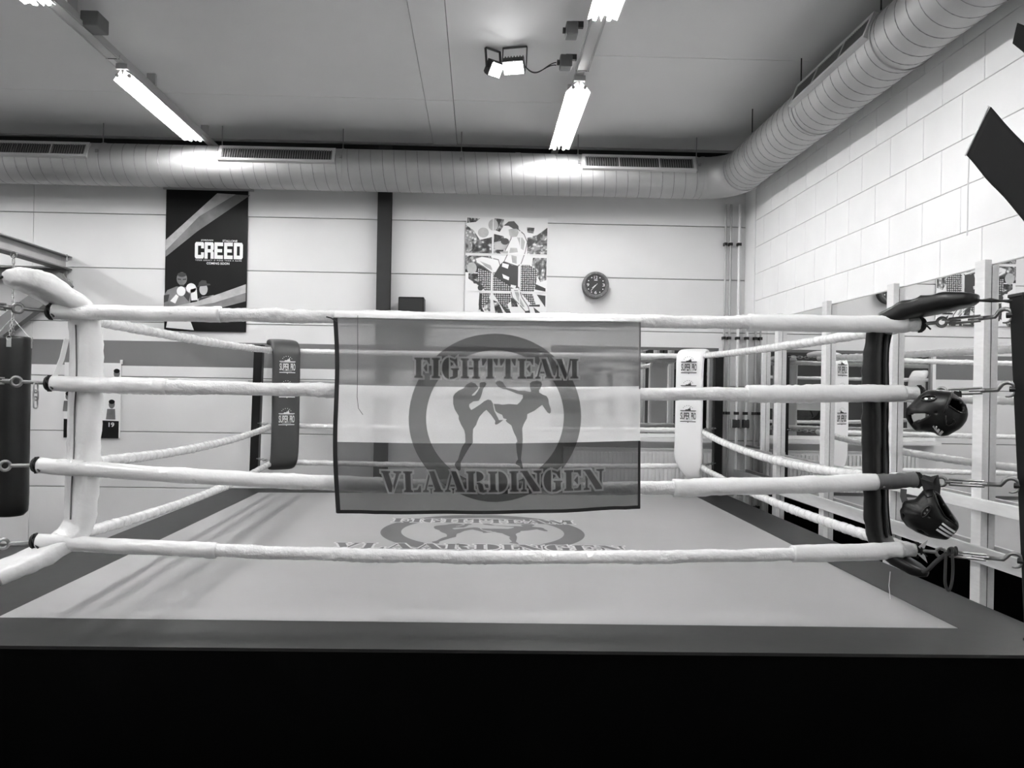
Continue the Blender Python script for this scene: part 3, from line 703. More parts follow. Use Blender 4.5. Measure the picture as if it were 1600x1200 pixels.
# corner pads ---------------------------------------------------------
def superell(w, h, k=20, e=.5):
    out = []
    for q in range(k):
        a = 2*PI*q/k; c, s = math.cos(a), math.sin(a)
        out.append((w/2*math.copysign(abs(c)**e, c), h/2*math.copysign(abs(s)**e, s)))
    return out
def smooth_path(p, n):
    out = []
    for i in range(len(p)-1):
        a, b, c, d = p[max(i-1, 0)], p[i], p[i+1], p[min(i+2, len(p)-1)]
        for j in range(n):
            s = j/n
            out.append(tuple(.5*((2*b[m]) + (-a[m]+c[m])*s + (2*a[m]-5*b[m]+4*c[m]-d[m])*s*s + (-a[m]+3*b[m]-3*c[m]+d[m])*s**3) for m in range(len(b))))
    out.append(tuple(p[-1])); return out
def pad(k, prof, m, label, wr, base, dirn, zipper=None):
    """prof: list of (t inward along dirn, z, width, thickness, sideways shift)"""
    d = Vector(dirn).normalized(); side = Vector((d.y, -d.x, 0)); base = Vector(base)
    t = thing('corner_pad', label, 'pad', (base.x, base.y, MZ), 'padded corner covers')
    pr = smooth_path(prof, 9)
    def point(q): return base + d*q[0] + side*q[4] + Vector((0, 0, q[1]))
    pts = [point(q) for q in pr]
    def ring(i, S):
        q = pr[i]; out = []
        for j, (a, b) in enumerate(superell(q[2], q[3])):
            n = .5*noise.noise(Vector((S*7, a*9, b*12 + ord(k[0]) + ord(k[1])))) + .5*noise.noise(Vector((S*24, a*12, b*25))) + .5*max(0, 1-abs(noise.noise(Vector((S*17+a*9, a*5, 7.7+ord(k[1])))))*4) - .15
            f = 1 + wr*n; out.append((a*(1+.25*wr*n), b*f + (wr*.012*n)))
        return out
    build('cushion', MB().sweep(pts, ring, side=side), m, t, smooth=True)
    return t, pr, point, d, side
FRD = (-1, 1, 0); FLD = (1, 1, 0)
bFR = (P(1431, 620, Y=3.36).x, 3.36, 0); bFL = (P(66, 620, Y=3.36).x, 3.36, 0)
prof_f = [(-.235, 2.128, .04, .03, 0), (-.21, 2.13, .11, .055, 0), (-.15, 2.128, .16, .075, 0), (-.04, 2.112, .19, .085, 0), (.06, 2.085, .20, .08, 0), (.135, 2.04, .20, .07, 0), (.165, 1.95, .205, .07, 0), (.17, 1.7, .215, .075, 0), (.165, 1.4, .215, .075, 0), (.155, 1.15, .205, .07, 0), (.135, 1.05, .19, .065, 0), (.08, .985, .15, .055, 0), (.0, .945, .12, .05, 0), (-.045, .93, .07, .035, 0), (-.06, .925, .03, .02, 0)]
pf = [list(q) for q in prof_f]
for q in pf: q[4] = 0
t, pr, pt, d, side = pad('fr', pf, M_PADB, 'black vinyl corner pad with a zip at the near right corner', .20, bFR, FRD)
def zipper(t, pr, pt, d, z0, z1, off, m, sh, amp=.006, r=.0035):
    pts = []
    for q in pr:
        if z0 <= q[1] <= z1 and q[0] > .08: pts.append(pt((q[0]-q[3]/2-.004, q[1], 0, 0, q[4] + sh + amp*math.sin(q[1]*19))))
    build('zip', MB().tube(pts, r, 6), m, t, smooth=True)
zipper(t, pr, pt, d, 1.06, 2.0, 0, M_BLACK, .045)
zipper(t, pr, pt, d, 1.06, 2.0, 0, M_PADB, -.02, .002, .008)
tm = P(1560, 474, Y=3.2)
build('tie_cord', MB().tube([pt((-.225, 2.125, 0, 0, 0)), pt((-.28, 2.118, 0,0, .01)), Vector((PT['fr'].x-.05, PT['fr'].y-.02, 2.11))], .006, 6).tube([pt((-.225, 2.12, 0, 0, 0)), pt((-.28, 2.125, 0,0, -.01)), Vector((PT['fr'].x-.05, PT['fr'].y+.02, 2.10))], .005, 6), M_CORD, t)
pf = [list(q) for q in prof_f]
for q in pf:
    q[2] *= 1.30; q[3] *= 1.15; q[4] = .012
    if q[0] < .05 and q[1] > 1.5: q[0] *= .66; q[2] *= 1.0; q[1] += .022
    if q[1] < 1.02: q[2] = max(q[2], .19); q[3] = .075; q[0] -= .14*(1.02-q[1])/.12; q[1] -= .03*(1.02-q[1])/.12
t, pr, pt, d, side = pad('fl', pf, M_PADW, 'white vinyl corner pad with a zip at the near left corner', .17, bFL, FLD)
zipper(t, pr, pt, d, 1.10, 1.98, 0, M_ZIP, .02)
build('tie_cord', MB().tube([pt((-.155, 2.15, 0, 0, 0)), pt((-.2, 2.13, 0,0, .01)), Vector((PT['fl'].x+.06, PT['fl'].y-.02, 2.11))], .006, 6), M_CORD, t)
a, b, c_ = P(104, 530, Y=3.40), P(97, 560, Y=3.38), P(84, 592, Y=3.36)
build('tie_strap', MB().sweep([a, b, c_], lambda i, S: [(-.002, -.012), (.002, -.012), (.002, .012), (-.002, .012)]), M_PADW, t)

def maker_badge(fn, ink, parent):
    """word badge: peaked top bar, two line-high words, lower bar; width 1 (x -.5...5), y 0 at the middle of the words"""
    bars = [[(-.5,.32),(.5,.32),(.5,.37),(-.5,.37)], [(-.5,-.36),(.5,-.36),(.5,-.31),(-.5,-.31)], [(-.28,-.25),(.28,-.25),(.28,-.235),(-.28,-.235)],
            [(-.20,.37),(-.16,.42),(-.02,.43),(.04,.52),(.06,.44),(.12,.60),(.16,.42),(.18,.37)], [(-.04,-.36),(0,-.42),(.04,-.36)], [(-.45,.27),(.45,.27),(.45,.285),(-.45,.285)]]
    for i in range(6):
        a = math.radians(20 + i*28); x, y = -.02 + .30*math.cos(a), .45 + .22*math.sin(a); bars.append([(x-.02,y-.02),(x+.02,y-.02),(x+.02,y+.02),(x-.02,y+.02)])
    print_mesh('badge', bars, fn, ink, parent)
    text_polys('SUPER', (-.49, -.21, .12, .23), .02, fn, 'badge_lettering', ink, parent, .95)
    text_polys('PRO', (.20, -.21, .50, .23), .02, fn, 'badge_lettering', ink, parent, .95)
prof_b = [(-.20, 2.13, .06, .03, 0), (-.15, 2.145, .22, .045, 0), (-.03, 2.155, .27, .055, 0), (.07, 2.13, .275, .055, 0), (.12, 2.06, .275, .055, 0), (.13, 1.95, .27, .055, 0), (.135, 1.6, .27, .055, 0), (.135, 1.3, .27, .055, 0), (.12, 1.08, .27, .055, 0), (.08, .98, .265, .055, 0), (.0, .93, .25, .05, 0), (-.06, .92, .12, .03, 0)]
for k, m, ink, dd, lb in (('bl', M_PADG, M_INKW, (1, -1, 0), 'smooth dark grey corner pad with pale badges at the back left corner'), ('br', M_PADS, M_INK, (-1, -1, 0), 'smooth white corner pad with dark badges at the back right corner')):
    bb = PB[k].copy()
    pf = [list(q) for q in prof_b]
    dz = -.02 if k == 'br' else 0
    for q in pf:
        q[1] += dz if q[1] > 1.5 else 0
        if k == 'br' and q[1] < 1.05: q[2] *= .6; q[4] = -.03; q[1] -= .05
    # the pad faces rather more to the front than the diagonal
    d2 = Vector((dd[0]*.62, dd[1], 0))
    t, pr, pt, d, side = pad(k, pf, m, lb, .02, bb, d2)
    zs_ = [P(460 if k == 'bl' else 1060, y, Y=7.4).z for y in ((574, 612, 655) if k == 'bl' else (574, 611, 650))]
    for z in zs_:
        def fn(x, y, z=z):
            zz = z + y*.155; q = min(pr, key=lambda q: abs(q[1]-zz) + (0 if q[0] > .1 else 9))
            sg = 1 if k == 'bl' else 1
            # along 'right as seen from inside the ring'
            rt = Vector((0, 0, 1)).cross(-d) * 1.0
            return bb + d*(.1355 + .0295) + rt*(x*.155*-1 if False else x*.155) + Vector((0, 0, zz)) if True else None
        rt = (Vector((0,0,1)).cross(-d)); 
        if rt.x < 0:
            def fn(x, y, z=z): return bb + d*.1655 - Vector((0,0,1)).cross(-d)*(x*.155) + Vector((0,0,z+y*.155))
        else:
            def fn(x, y, z=z): return bb + d*.1655 + Vector((0,0,1)).cross(-d)*(x*.155) + Vector((0,0,z+y*.155))
        maker_badge(fn, ink, t)

# flag ----------------------------------------------------------------
TL, TR, BL_, BR_ = P(523, 497, Y=3.325), P(1000, 504, Y=3.335), P(527, 800, Y=3.30), P(999, 795, Y=3.31)
def flagp(u, v, off=0):
    """u 0..1 left to right, v 0..1 top to bottom"""
    top = TL.lerp(TR, u); bot = BL_.lerp(BR_, u); top.z -= .004*math.sin(PI*u); bot.z -= .012*math.sin(PI*u*1.1)
    p = top.lerp(bot, v)
    wv = .010*math.sin(u*9+v*1.5)*v + .006*math.sin(u*23+v*3)*(.3+v) + .010*math.exp(-((u-.93-.02*v)/.02)**2)*v + .008*math.exp(-((u-.06-.06*v)/.02)**2)*v
    p.y -= .012 + wv + off
    p.x += .006*math.sin(v*7)*(1-u)
    return p
flag = thing('club_flag', 'translucent three-band cloth flag with kickboxer logo hung over the front top rope', 'flag', ((TL.x+TR.x)/2, 3.32, BL_.z))
vb = [0.0, .345, .638, 1.0]
for nm, v0, v1, m in (('cloth_band', 0, .345, M_FL1), ('cloth_band', .345, .638, M_FL2), ('cloth_band', .638, 1, M_FL3)):
    nu, nv = 90, 20; vs = [flagp(i/nu, v0+(v1-v0)*j/nv) for j in range(nv+1) for i in range(nu+1)]
    build(nm, MB().add(vs, [(j*(nu+1)+i, j*(nu+1)+i+1, (j+1)*(nu+1)+i+1, (j+1)*(nu+1)+i) for j in range(nv) for i in range(nu)]), m, flag, smooth=True, fix=False)
# fold over the rope
vs = []; nu = 60
for j in range(8):
    a = PI*j/7
    for i in range(nu+1):
        p = flagp(i/nu, 0); rc = Vector((p.x, p.y+.034, p.z-.012)); vs.append(rc + Vector((0, -.034*math.cos(a), .016+.030*math.sin(a))))
build('fold', MB().add(vs, [(j*(nu+1)+i, j*(nu+1)+i+1, (j+1)*(nu+1)+i+1, (j+1)*(nu+1)+i) for j in range(7) for i in range(nu)]), M_FL1 if False else M_PADW, flag, smooth=True, fix=False)
def strip(name, pts_uv, wu, wv, m):
    mb = MB(); vs = []
    n = len(pts_uv)
    for (u, v) in pts_uv:
        vs += [flagp(u-wu, v-wv, .002), flagp(u+wu, v+wv, .002), flagp(u+wu, v+wv, .005), flagp(u-wu, v-wv, .005)]
    fs = []
    for i in range(n-1):
        for q in range(4): fs.append((i*4+q, i*4+(q+1)%4, i*4+4+(q+1)%4, i*4+4+q))
    fs += [(0,1,2,3), ((n-1)*4+3, (n-1)*4+2, (n-1)*4+1, (n-1)*4)]
    build(name, mb.add(vs, fs), m, flag)
strip('hem', [(.004, i/24) for i in range(25)], .007, 0, M_HEM)
strip('hem', [(i/40, .993) for i in range(41)], 0, .009, M_HEM)
strip('hem', [(.997, .64+.36*i/12) for i in range(13)], .004, 0, M_HEM)
strip('hem', [(.998, .36*i/12+.0) for i in range(13)], .0025, 0, M_GREY)
cu, cv = (772-524)/475.5, (650-500.5)/297.5
ku, kv = 134/475.5, 130/297.5
club_logo(lambda u, v, k: flagp(cu + u*ku, cv - v*kv, .0015 + .0012*k), M_FLP, M_FLO, flag, .06, .022)
c0 = P(559, 490, Y=3.28)
tag(build('loose_thread', MB().tube([P(559, 493, Y=3.295), P(559, 560, Y=3.275), P(558, 620, Y=3.27), P(560, 638, Y=3.27), P(567, 648, Y=3.265)], .0012, 5), M_CORD), 'black thread hanging down the left of the flag', 'cord')
tag(build('tie_cord', MB().tube([P(510, 495, Y=3.30), P(518, 497, Y=3.29), P(526, 503, Y=3.29)], .003, 5), M_CORD), 'short black cord tying the flag top left corner to the rope', 'cord')

# head guards ---------------------------------------------------------
def headguard(cpx, cpy, depthY, outline, scale, org, ccrop, D, holes_both, holes_near, label):
    """closed padded shell whose side outline follows the guard, with openings cut in it"""
    c = P(org[0] + ccrop[0]/scale, org[1] + ccrop[1]/scale, Y=depthY); K = depthY/F/scale
    ey = Vector((c.x, c.y, 0)).normalized(); ex = Vector((ey.y, -ey.x, 0)); Kx = K*ey.y   # the guard is turned about the upright axis
    to = lambda x, y: ((x-ccrop[0])*Kx, -(y-ccrop[1])*K)
    W = lambda q: c + ex*q[0] + ey*q[1] + Vector((0, 0, q[2]))
    ol = [to(*q) for q in outline]
    def rad_(a):
        best = None; dx, dz = math.cos(a), math.sin(a)
        for i in range(len(ol)):
            (x0, z0), (x1, z1) = ol[i-1], ol[i]; qx, qz = x1-x0, z1-z0; det = dx*(-qz) + dz*qx
            if abs(det) < 1e-12: continue
            r = (x0*(-qz) + z0*qx)/det; s = (dx*z0 - dz*x0)/det
            if r > 0 and -1e-6 <= s <= 1+1e-6: best = max(best or 0, r)
        return best or .08
    def inside(x, z, poly):
        r = False; n = len(poly)
        for i in range(n):
            x0, z0 = poly[i-1]; x1, z1 = poly[i]
            if (z0 > z) != (z1 > z) and x < (x1-x0)*(z-z0)/(z1-z0)+x0: r = not r
        return r
    NA, NP = 120, 72; RR = [rad_(2*PI*i/NA) for i in range(NA)]; RR = [(RR[i-1]+2*RR[i]+RR[(i+1)%NA])/4 for i in range(NA)]
    vs = []; fs = []
    for j in range(NP+1):
        ph = PI*(j+.02)/(NP+.04)
        for i in range(NA):
            a = 2*PI*i/NA; s = math.sin(ph)**.8; vs.append((RR[i]*s*math.cos(a), -D*math.copysign(abs(math.cos(ph))**.9, math.cos(ph)), RR[i]*s*math.sin(a)))
    hb = [[to(*q) for q in h] for h in holes_both]; hn = [[to(*q) for q in h] for h in holes_near]
    for j in range(NP):
        for i in range(NA):
            f = (j*NA+i, j*NA+(i+1)%NA, (j+1)*NA+(i+1)%NA, (j+1)*NA+i)
            x = sum(vs[q][0] for q in f)/4; z = sum(vs[q][2] for q in f)/4; y = sum(vs[q][1] for q in f)/4
            if any(inside(x, z, h) for h in hb) or (y < 0 and any(inside(x, z, h) for h in hn)): continue
            fs.append(f)
    t = thing('head_guard', label, 'head guard', c, 'black boxing head guards')
    me = MB().add([W(v) for v in vs], fs)
    o = build('padding', me, [M_LEATHER, M_INNER], t, smooth=True)
    s = o.modifiers.new('thick', 'SOLIDIFY'); s.thickness = .016; s.offset = -1; s.material_offset = 1; s.use_even_offset = False
    bv = o.modifiers.new('sm', 'SMOOTH'); bv.iterations = 2; bv.factor = .4
    def surf(x, y, lift=.002):
        X, Z = to(x, y); a = math.atan2(Z, X) % (2*PI); i = a/(2*PI)*NA; i0 = int(i) % NA; R = RR[i0]*(1-(i-int(i))) + RR[(i0+1)%NA]*(i-int(i))
        rho = min(.98, math.hypot(X, Z)/R); sph = rho**(1/.8); cph = math.sqrt(max(0, 1-sph*sph))**.9
        return W((X, -D*cph - lift - .002, Z))
    return t, surf, c, K
h1o = [(250,620),(265,530),(370,420),(480,310),(560,250),(640,210),(760,200),(880,205),(1050,220),(1100,240),(1160,310),(1240,370),(1290,430),(1330,510),(1345,620),(1320,720),(1260,810),(1200,870),(1080,940),(1010,985),(930,1000),(850,1000),(760,945),(600,925),(430,925),(340,830),(290,760),(255,690)]
t, sf, c, K = headguard(0, 0, 3.22, h1o, 10.9, (1390, 590), (790, 600), .085,
    [[(290,640),(460,608),(620,612),(680,640),(620,680),(500,740),(420,765),(345,815),(305,730)]],
    [[(1010,450),(1060,350),(1200,375),(1280,470),(1270,580),(1150,540)]],
    'black leather head guard with slit eye opening hung at the second rope end')
build('ear_rim', MB().tube([sf(660+130*math.cos(a)-6*math.sin(a), 352+45*math.sin(a)-12*math.cos(a), .003) for a in [2*PI*i/20 for i in range(20)]], .0028, 6, closed=True), M_LEATHER, t, smooth=True)
for x, y, r in ((615, 360, 24), (708, 350, 13)): build('ear_hole', MB().prism([sf(x+r*1.2*math.cos(a), y+r*.7*math.sin(a), .001) for a in [2*PI*i/12 for i in range(12)]], (0, -.0015, 0)), M_INKW, t)
build('piping', MB().tube([sf(*q, .003) for q in ((1055,235),(1030,320),(985,430),(950,520),(925,600))], .0028, 6), M_LEATHER, t, smooth=True)
build('piping', MB().tube([sf(*q, .003) for q in ((1000,470),(1060,500),(1150,560),(1220,595),(1280,590),(1310,520),(1290,450))], .0028, 6), M_LEATHER, t, smooth=True)
build('rear_pad', MB().tube([sf(*q, .002) for q in ((960,640),(955,720),(960,790),(1010,810),(1070,790),(1110,740),(1090,690))], .003, 6), M_LEATHER, t, smooth=True)
build('strap', MB().sweep([sf(1100,260,.0), P(1502, 617, Y=3.2), P(1500, 612, Y=3.21)], lambda i, S: [(-.002,-.01),(.002,-.01),(.002,.01),(-.002,.01)]), M_INNER, t)
def brandmark(sf, K, t):
    o = (835, 880); e1 = Vector((.80, .60)); 
    def bar(x, y, L, w):
        a = Vector((x, y)); n = Vector((-.62, .78)); u = Vector((.78, .62))
        return [tuple(a), tuple(a + u*w), tuple(a + u*w + n*L), tuple(a + n*L)]
    pol = [bar(800, 815, 28, 24), bar(838, 860, 62, 36), bar(893, 888, 88, 44)]
    print_mesh('mark_bars', pol, lambda x, y: sf(x, y, .003), M_INKW, t, 20)
    text_polys('adidas', (0, 0, 230, 52), .01, lambda a, b: sf(735 + a*.60 + b*.62 - 4, 830 + a*.78 - b*.62, .003), 'mark_lettering', M_INKW, t)
brandmark(sf, K, t)
h2o = [(310,215),(335,185),(400,195),(470,240),(520,320),(580,400),(650,490),(658,540),(620,600),(545,668),(480,665),(370,655),(250,620),(150,570),(95,500),(80,420),(105,395),(110,350),(150,325),(230,310),(290,240)]
t, sf, c, K = headguard(0, 0, 3.22, h2o, 6.0, (1390, 730), (370, 440), .08,
    [[(262,575),(300,585),(365,625),(320,622),(272,600)], [(108,440),(128,450),(132,480),(115,492)]],
    [[(430,225),(470,250),(520,330),(570,400),(632,480),(610,500),(520,440),(470,330)]],
    'black leather head guard with three white stripes hung at the third rope end')
build('ear_rim', MB().tube([sf(340+62*math.cos(a)*.62+26*math.sin(a)*.6, 397-62*math.cos(a)*.78+26*math.sin(a)*.8, .003) for a in [2*PI*i/20 for i in range(20)]], .003, 6, closed=True), M_LEATHER, t, smooth=True)
for x, y in ((352, 380), (328, 412)): build('ear_hole', MB().prism([sf(x+10*math.cos(a), y+10*math.sin(a), .001) for a in [2*PI*i/10 for i in range(10)]], (0, -.001, 0)), M_GREY, t)
print_mesh('white_stripe', [[(435,560),(450,545),(590,625),(565,637)], [(462,530),(478,515),(610,600),(594,613)], [(487,498),(500,485),(625,570),(612,585)]], lambda x, y: sf(x, y, .003), M_INKW, t, 15)
build('piping', MB().tube([sf(*q, .003) for q in ((400,200),(430,270),(470,350),(520,430),(640,520))], .0028, 6), M_LEATHER, t, smooth=True)
build('piping', MB().tube([sf(*q, .003) for q in ((300,235),(350,265),(400,250),(395,205))], .0025, 6), M_LEATHER, t, smooth=True)
sp_ = [P(1452, 765, Y=3.19), P(1448, 752, Y=3.2), P(1452, 745, Y=3.24), P(1458, 744, Y=3.26), P(1460, 760, Y=3.22), P(1459, 772, Y=3.2)]
build('strap', MB().sweep(sp_, lambda i, S: [(-.024,-.003),(.024,-.003),(.024,.003),(-.024,.003)], side=(1,0,0)), M_INNER, t)
# knotted cord loop on the lowest fitting, dangling thread
t = thing('cord_loop', 'dark cord knotted on the lowest right fitting with a hanging loop', 'cord', P(1485, 862, Y=3.25))
kn = P(1485, 862, Y=3.24)
lp = [P(1478, 866, Y=3.22), P(1477, 890, Y=3.22), P(1477, 912, Y=3.22), P(1482, 923, Y=3.22), P(1487, 912, Y=3.22), P(1489, 890, Y=3.22), P(1488, 866, Y=3.22)]
build('loop', MB().tube([Vector(q) for q in smooth_path([tuple(p) for p in lp], 4)], .006, 7), M_DK, t, smooth=True)
build('loop', MB().tube([Vector(q) for q in smooth_path([tuple(p) for p in (P(1480, 864, Y=3.23), P(1462, 878, Y=3.24), P(1450, 890, Y=3.26), P(1442, 893, Y=3.28))], 4)], .009, 7), M_DK, t, smooth=True)
kb = MB(); kb.torus(kn, (0,1,0), (.2,0,1), .016, .006, 12, 6); kb.torus(kn+Vector((.012,0,0)), (0,1,0), (-.2,0,1), .016, .006, 12, 6); kb.torus(kn+Vector((.024,0,.003)), (.3,1,0), (0,0,1), .017, .005, 12, 6)
build('knot', kb, M_DK, t, smooth=True)
tag(build('loose_thread', MB().tube([P(1391, 893, Y=3.42), P(1389, 915, Y=3.42), P(1390.5, 930, Y=3.42), P(1391, 936, Y=3.42)], .0014, 5), M_WHITE), 'thin white thread hanging under the lowest rope near the black pad', 'cord')
a = P(1384, 764, Y=3.36)
tag(build('tape_tail', MB().sweep([P(1412, 764, Y=3.33), P(1411, 775, Y=3.33), P(1414, 784, Y=3.33)], lambda i, S: [(-.014,-.001),(.014,-.001),(.014,.001),(-.014,.001)], side=(1,0,0)), M_GREY), 'loose grey tape end hanging under the third rope at right', 'tape')

# ================================================================== LEFT: bag and steel frame
bp = P(17, 665, X=None, Y=7.05)
bx, by = bp.x, 7.05
zt, zb = P(17, 526, Y=by).z, P(17, 806, Y=by).z; br = .152
t = thing('punching_bag', 'long black leather punching bag hanging on chains at the left', 'punching bag', (bx, by, zb))
prf = [(0, zb), (br*.75, zb+.005), (br*.96, zb+.04), (br, zb+.1)] + [(br*(1+.012*math.sin(i*1.7)), zb+.1+(zt-zb-.13)*i/14) for i in range(1, 15)] + [(br*.96, zt-.005), (br*.9, zt), (0, zt-.01)]
mb = MB(); k = 32; vs = [(bx+r*math.cos(2*PI*q/k), by+r*math.sin(2*PI*q/k), z) for r, z in prf for q in range(k)]
mb.add(vs, [(i*k+q, i*k+(q+1)%k, (i+1)*k+(q+1)%k, (i+1)*k+q) for i in range(len(prf)-1) for q in range(k)])
build('body', mb, mat('bag_leather', .006, .38, bump=.3, bscale=6, spec=.4), t, smooth=True)
hz = zt + .17
for a in (.4, 2.0, 3.6, 5.2):
    e = Vector((bx+br*.85*math.cos(a-1.6), by+br*.85*math.sin(a-1.6), zt+.0)); tp = Vector((bx, by, hz))
    for i in range(6):
        q = e.lerp(tp, (i+.5)/6); T = (tp-e).normalized(); build('chain_link', MB().link(q, T, T.cross(Vector((0,0,1)) if i % 2 else Vector((1,.3,0))), .045, .018, .003, 5), M_CHAIN, t, smooth=True)
    aw = a-1.6
    build('lug', MB().box((-.018, -.004, -.07), (.018, .006, .012), M=Matrix.Translation((bx+br*math.cos(aw), by+br*math.sin(aw), zt-.03)) @ Matrix.Rotation(aw+PI/2, 4, 'Z')).torus((bx+(br+.006)*math.cos(aw), by+(br+.006)*math.sin(aw), zt-.02), (-math.sin(aw), math.cos(aw), 0), (0,0,1), .02, .003, 12, 5), M_CHAIN, t)
# steel wall frame
BE = P(106, 408, Y=8.0); fx = BE.x - .06
bt, bb_ = P(105, 399, Y=8.0).z, P(102, 420, Y=8.0).z
ch0 = Vector((bx, by, hz)); ch1 = Vector((bx, by, bb_-.03)); nl = int((ch1.z-ch0.z)/.036)
for i in range(nl): build('chain_link', MB().link((bx, by, ch0.z + (i+.5)*(ch1.z-ch0.z)/nl), (0,0,1), (1,0,0) if i % 2 else (0,1,0), .052, .024, .0038, 6), M_CHAIN, t, smooth=True)
build('hanger_ring', MB().torus((bx, by, bb_-.025), (1,0,0), (0,0,1), .028, .005, 16, 6), M_STEEL, t, smooth=True)
t = thing('steel_bag_frame', 'grey steel beam frame on the back wall carrying the punching bag', 'frame', (fx, 8.0, bb_))
y0f = 3.2; mb = MB()
mb.box((bx-.07, y0f, bt-.012), (bx+.07, 7.99, bt)); mb.box((bx-.07, y0f, bb_), (bx+.07, 7.99, bb_+.012)); mb.box((bx-.006, y0f, bb_+.012), (bx+.006, 7.99, bt-.012), 1)
BX2 = BE.x - .07
mb = MB().box((BX2-.07, y0f, bt-.012), (BX2+.07, 8.085, bt)).box((BX2-.07, y0f, bb_), (BX2+.07, 8.085, bb_+.012)).box((BX2-.006, y0f, bb_+.012), (BX2+.006, 8.085, bt-.012), 1)
build('beam', mb, [M_BEAMG, M_BEAML], t)
za, zb2 = P(50, 418, Y=8.0).z, P(50, 436, Y=8.0).z
mb = MB().box((XL+.3, 7.93, za-.012), (BX2+.07, 8.085, za)).box((XL+.3, 7.95, zb2), (BX2+.05, 8.085, zb2+.012)).box((XL+.3, 8.02, zb2), (BX2+.05, 8.03, za))
build('wall_beam', mb, M_BEAMG, t)
mb = MB().beam(P(104, 437, Y=7.99), P(-60, 560, Y=7.99), .10, .17, side=(0,1,0)); build('brace', mb, M_BEAMG, t)
build('plate', MB().box((BX2-.09, 8.0, zb2-.14), (BX2+.075, 8.09, zb2)), M_BEAML, t)
for s in (-1, 1): build('bolt', MB().cyl((BX2+.03*s+.03, 8.0, bt-.06), (BX2+.03*s+.03, 8.0, bt+.01), .007, 6), M_STEEL, t)

# ================================================================== WALL THINGS
def flat(px0, py0, px1, py1, Y): a, b = P(px0, py0, Y=Y), P(px1, py1, Y=Y); return a, b
# film poster
Y = 8.08
a = P(260, 296, Y=Y); b = P(384, 519, Y=Y)
pw, ph = b.x-a.x, a.z-b.z
t = thing('film_poster', 'tall dark CREED poster of a boxer and diagonal ropes on the back wall', 'poster', ((a.x+b.x)/2, Y, b.z))
build('sheet', MB().box((a.x, Y, b.z), (b.x, Y+.008, a.z)), M_POSTB, t)
def pm(x, y, k=1): return Vector((a.x + x*pw, Y - .0008*k, b.z + y*ph))   # 0..1, y up
def cl(poly): # clip crop coordinates (region 200,270 scale 4.446) into poster coordinates
    return [((200+x/4.446-260)/(384-260), 1-((270+y/4.446)-296)/(519-296)) for x, y in poly]
print_mesh('rope_picture', [cl([(268,470),(610,135),(735,140),(490,300),(268,545)])], lambda x, y: pm(x, y, 1), M_POST3, t)
print_mesh('rope_picture', [cl([(268,545),(490,300),(735,140),(832,145),(480,405),(268,590)])], lambda x, y: pm(x, y, 1), M_POST2, t)
print_mesh('rope_picture', [cl([(300,942),(480,900),(650,835),(815,770),(815,830),(600,905),(420,942)])], lambda x, y: pm(x, y, 5), M_POST3, t)
print_mesh('rope_picture', [cl([(420,942),(600,905),(815,830),(815,890),(640,942)])], lambda x, y: pm(x, y, 5), M_POST2, t)
# generic boxer with gloves and a trainer in a hat
def ell(cx, cy, rx, ry, n=18, rot=0): return [(cx+rx*math.cos(2*PI*i/n)*math.cos(rot)-ry*math.sin(2*PI*i/n)*math.sin(rot), cy+rx*math.cos(2*PI*i/n)*math.sin(rot)+ry*math.sin(2*PI*i/n)*math.cos(rot)) for i in range(n)]
print_mesh('boxer_picture', [cl(p) for p in ([(262,942),(262,860),(285,822),(345,795),(420,800),(445,850),(440,920),(400,935),(300,940)], ell(381,740,35,46))], lambda x, y: pm(x, y, 2), M_POST2, t)
print_mesh('boxer_shading', [cl(p) for p in (ell(381,712,30,16), [(352,738),(376,742),(376,750),(354,748)], [(388,742),(412,738),(410,748),(388,750)], [(366,782),(400,782),(395,792),(372,792)], [(400,815),(440,850),(430,900),(395,860)], [(262,860),(300,850),(290,900),(262,910)])], lambda x, y: pm(x, y, 3), M_POST1, t)
print_mesh('glove_picture', [cl(p) for p in (ell(378,828,30,34), [(345,850),(362,865),(340,915),(305,898)], ell(445,805,34,34,rot=.5), [(440,815),(482,800),(490,888),(448,892)])], lambda x, y: pm(x, y, 4), M_PAPER, t)
print_mesh('trainer_picture', [cl(p) for p in (ell(528,812,28,40), [(480,942),(490,880),(520,865),(560,860),(600,850),(560,880)])], lambda x, y: pm(x, y, 2), M_POST3, t)
print_mesh('trainer_hat', [cl(p) for p in ([(486,795),(575,782),(572,772),(550,770),(545,750),(515,748),(497,765),(494,785)], [(488,942),(500,870),(520,868),(600,855),(590,942)])], lambda x, y: pm(x, y, 3), M_POST1, t)
print_mesh('shorts_picture', [cl(p) for p in ([(290,1022),(440,1028),(468,1100),(280,1085)],)], lambda x, y: pm(x, y, 2), M_PAPER, t)
def px_box(x0, y0, x1, y1): q = cl([(x0, y1), (x1, y0)]); return (q[0][0], q[0][1], q[1][0], q[1][1])
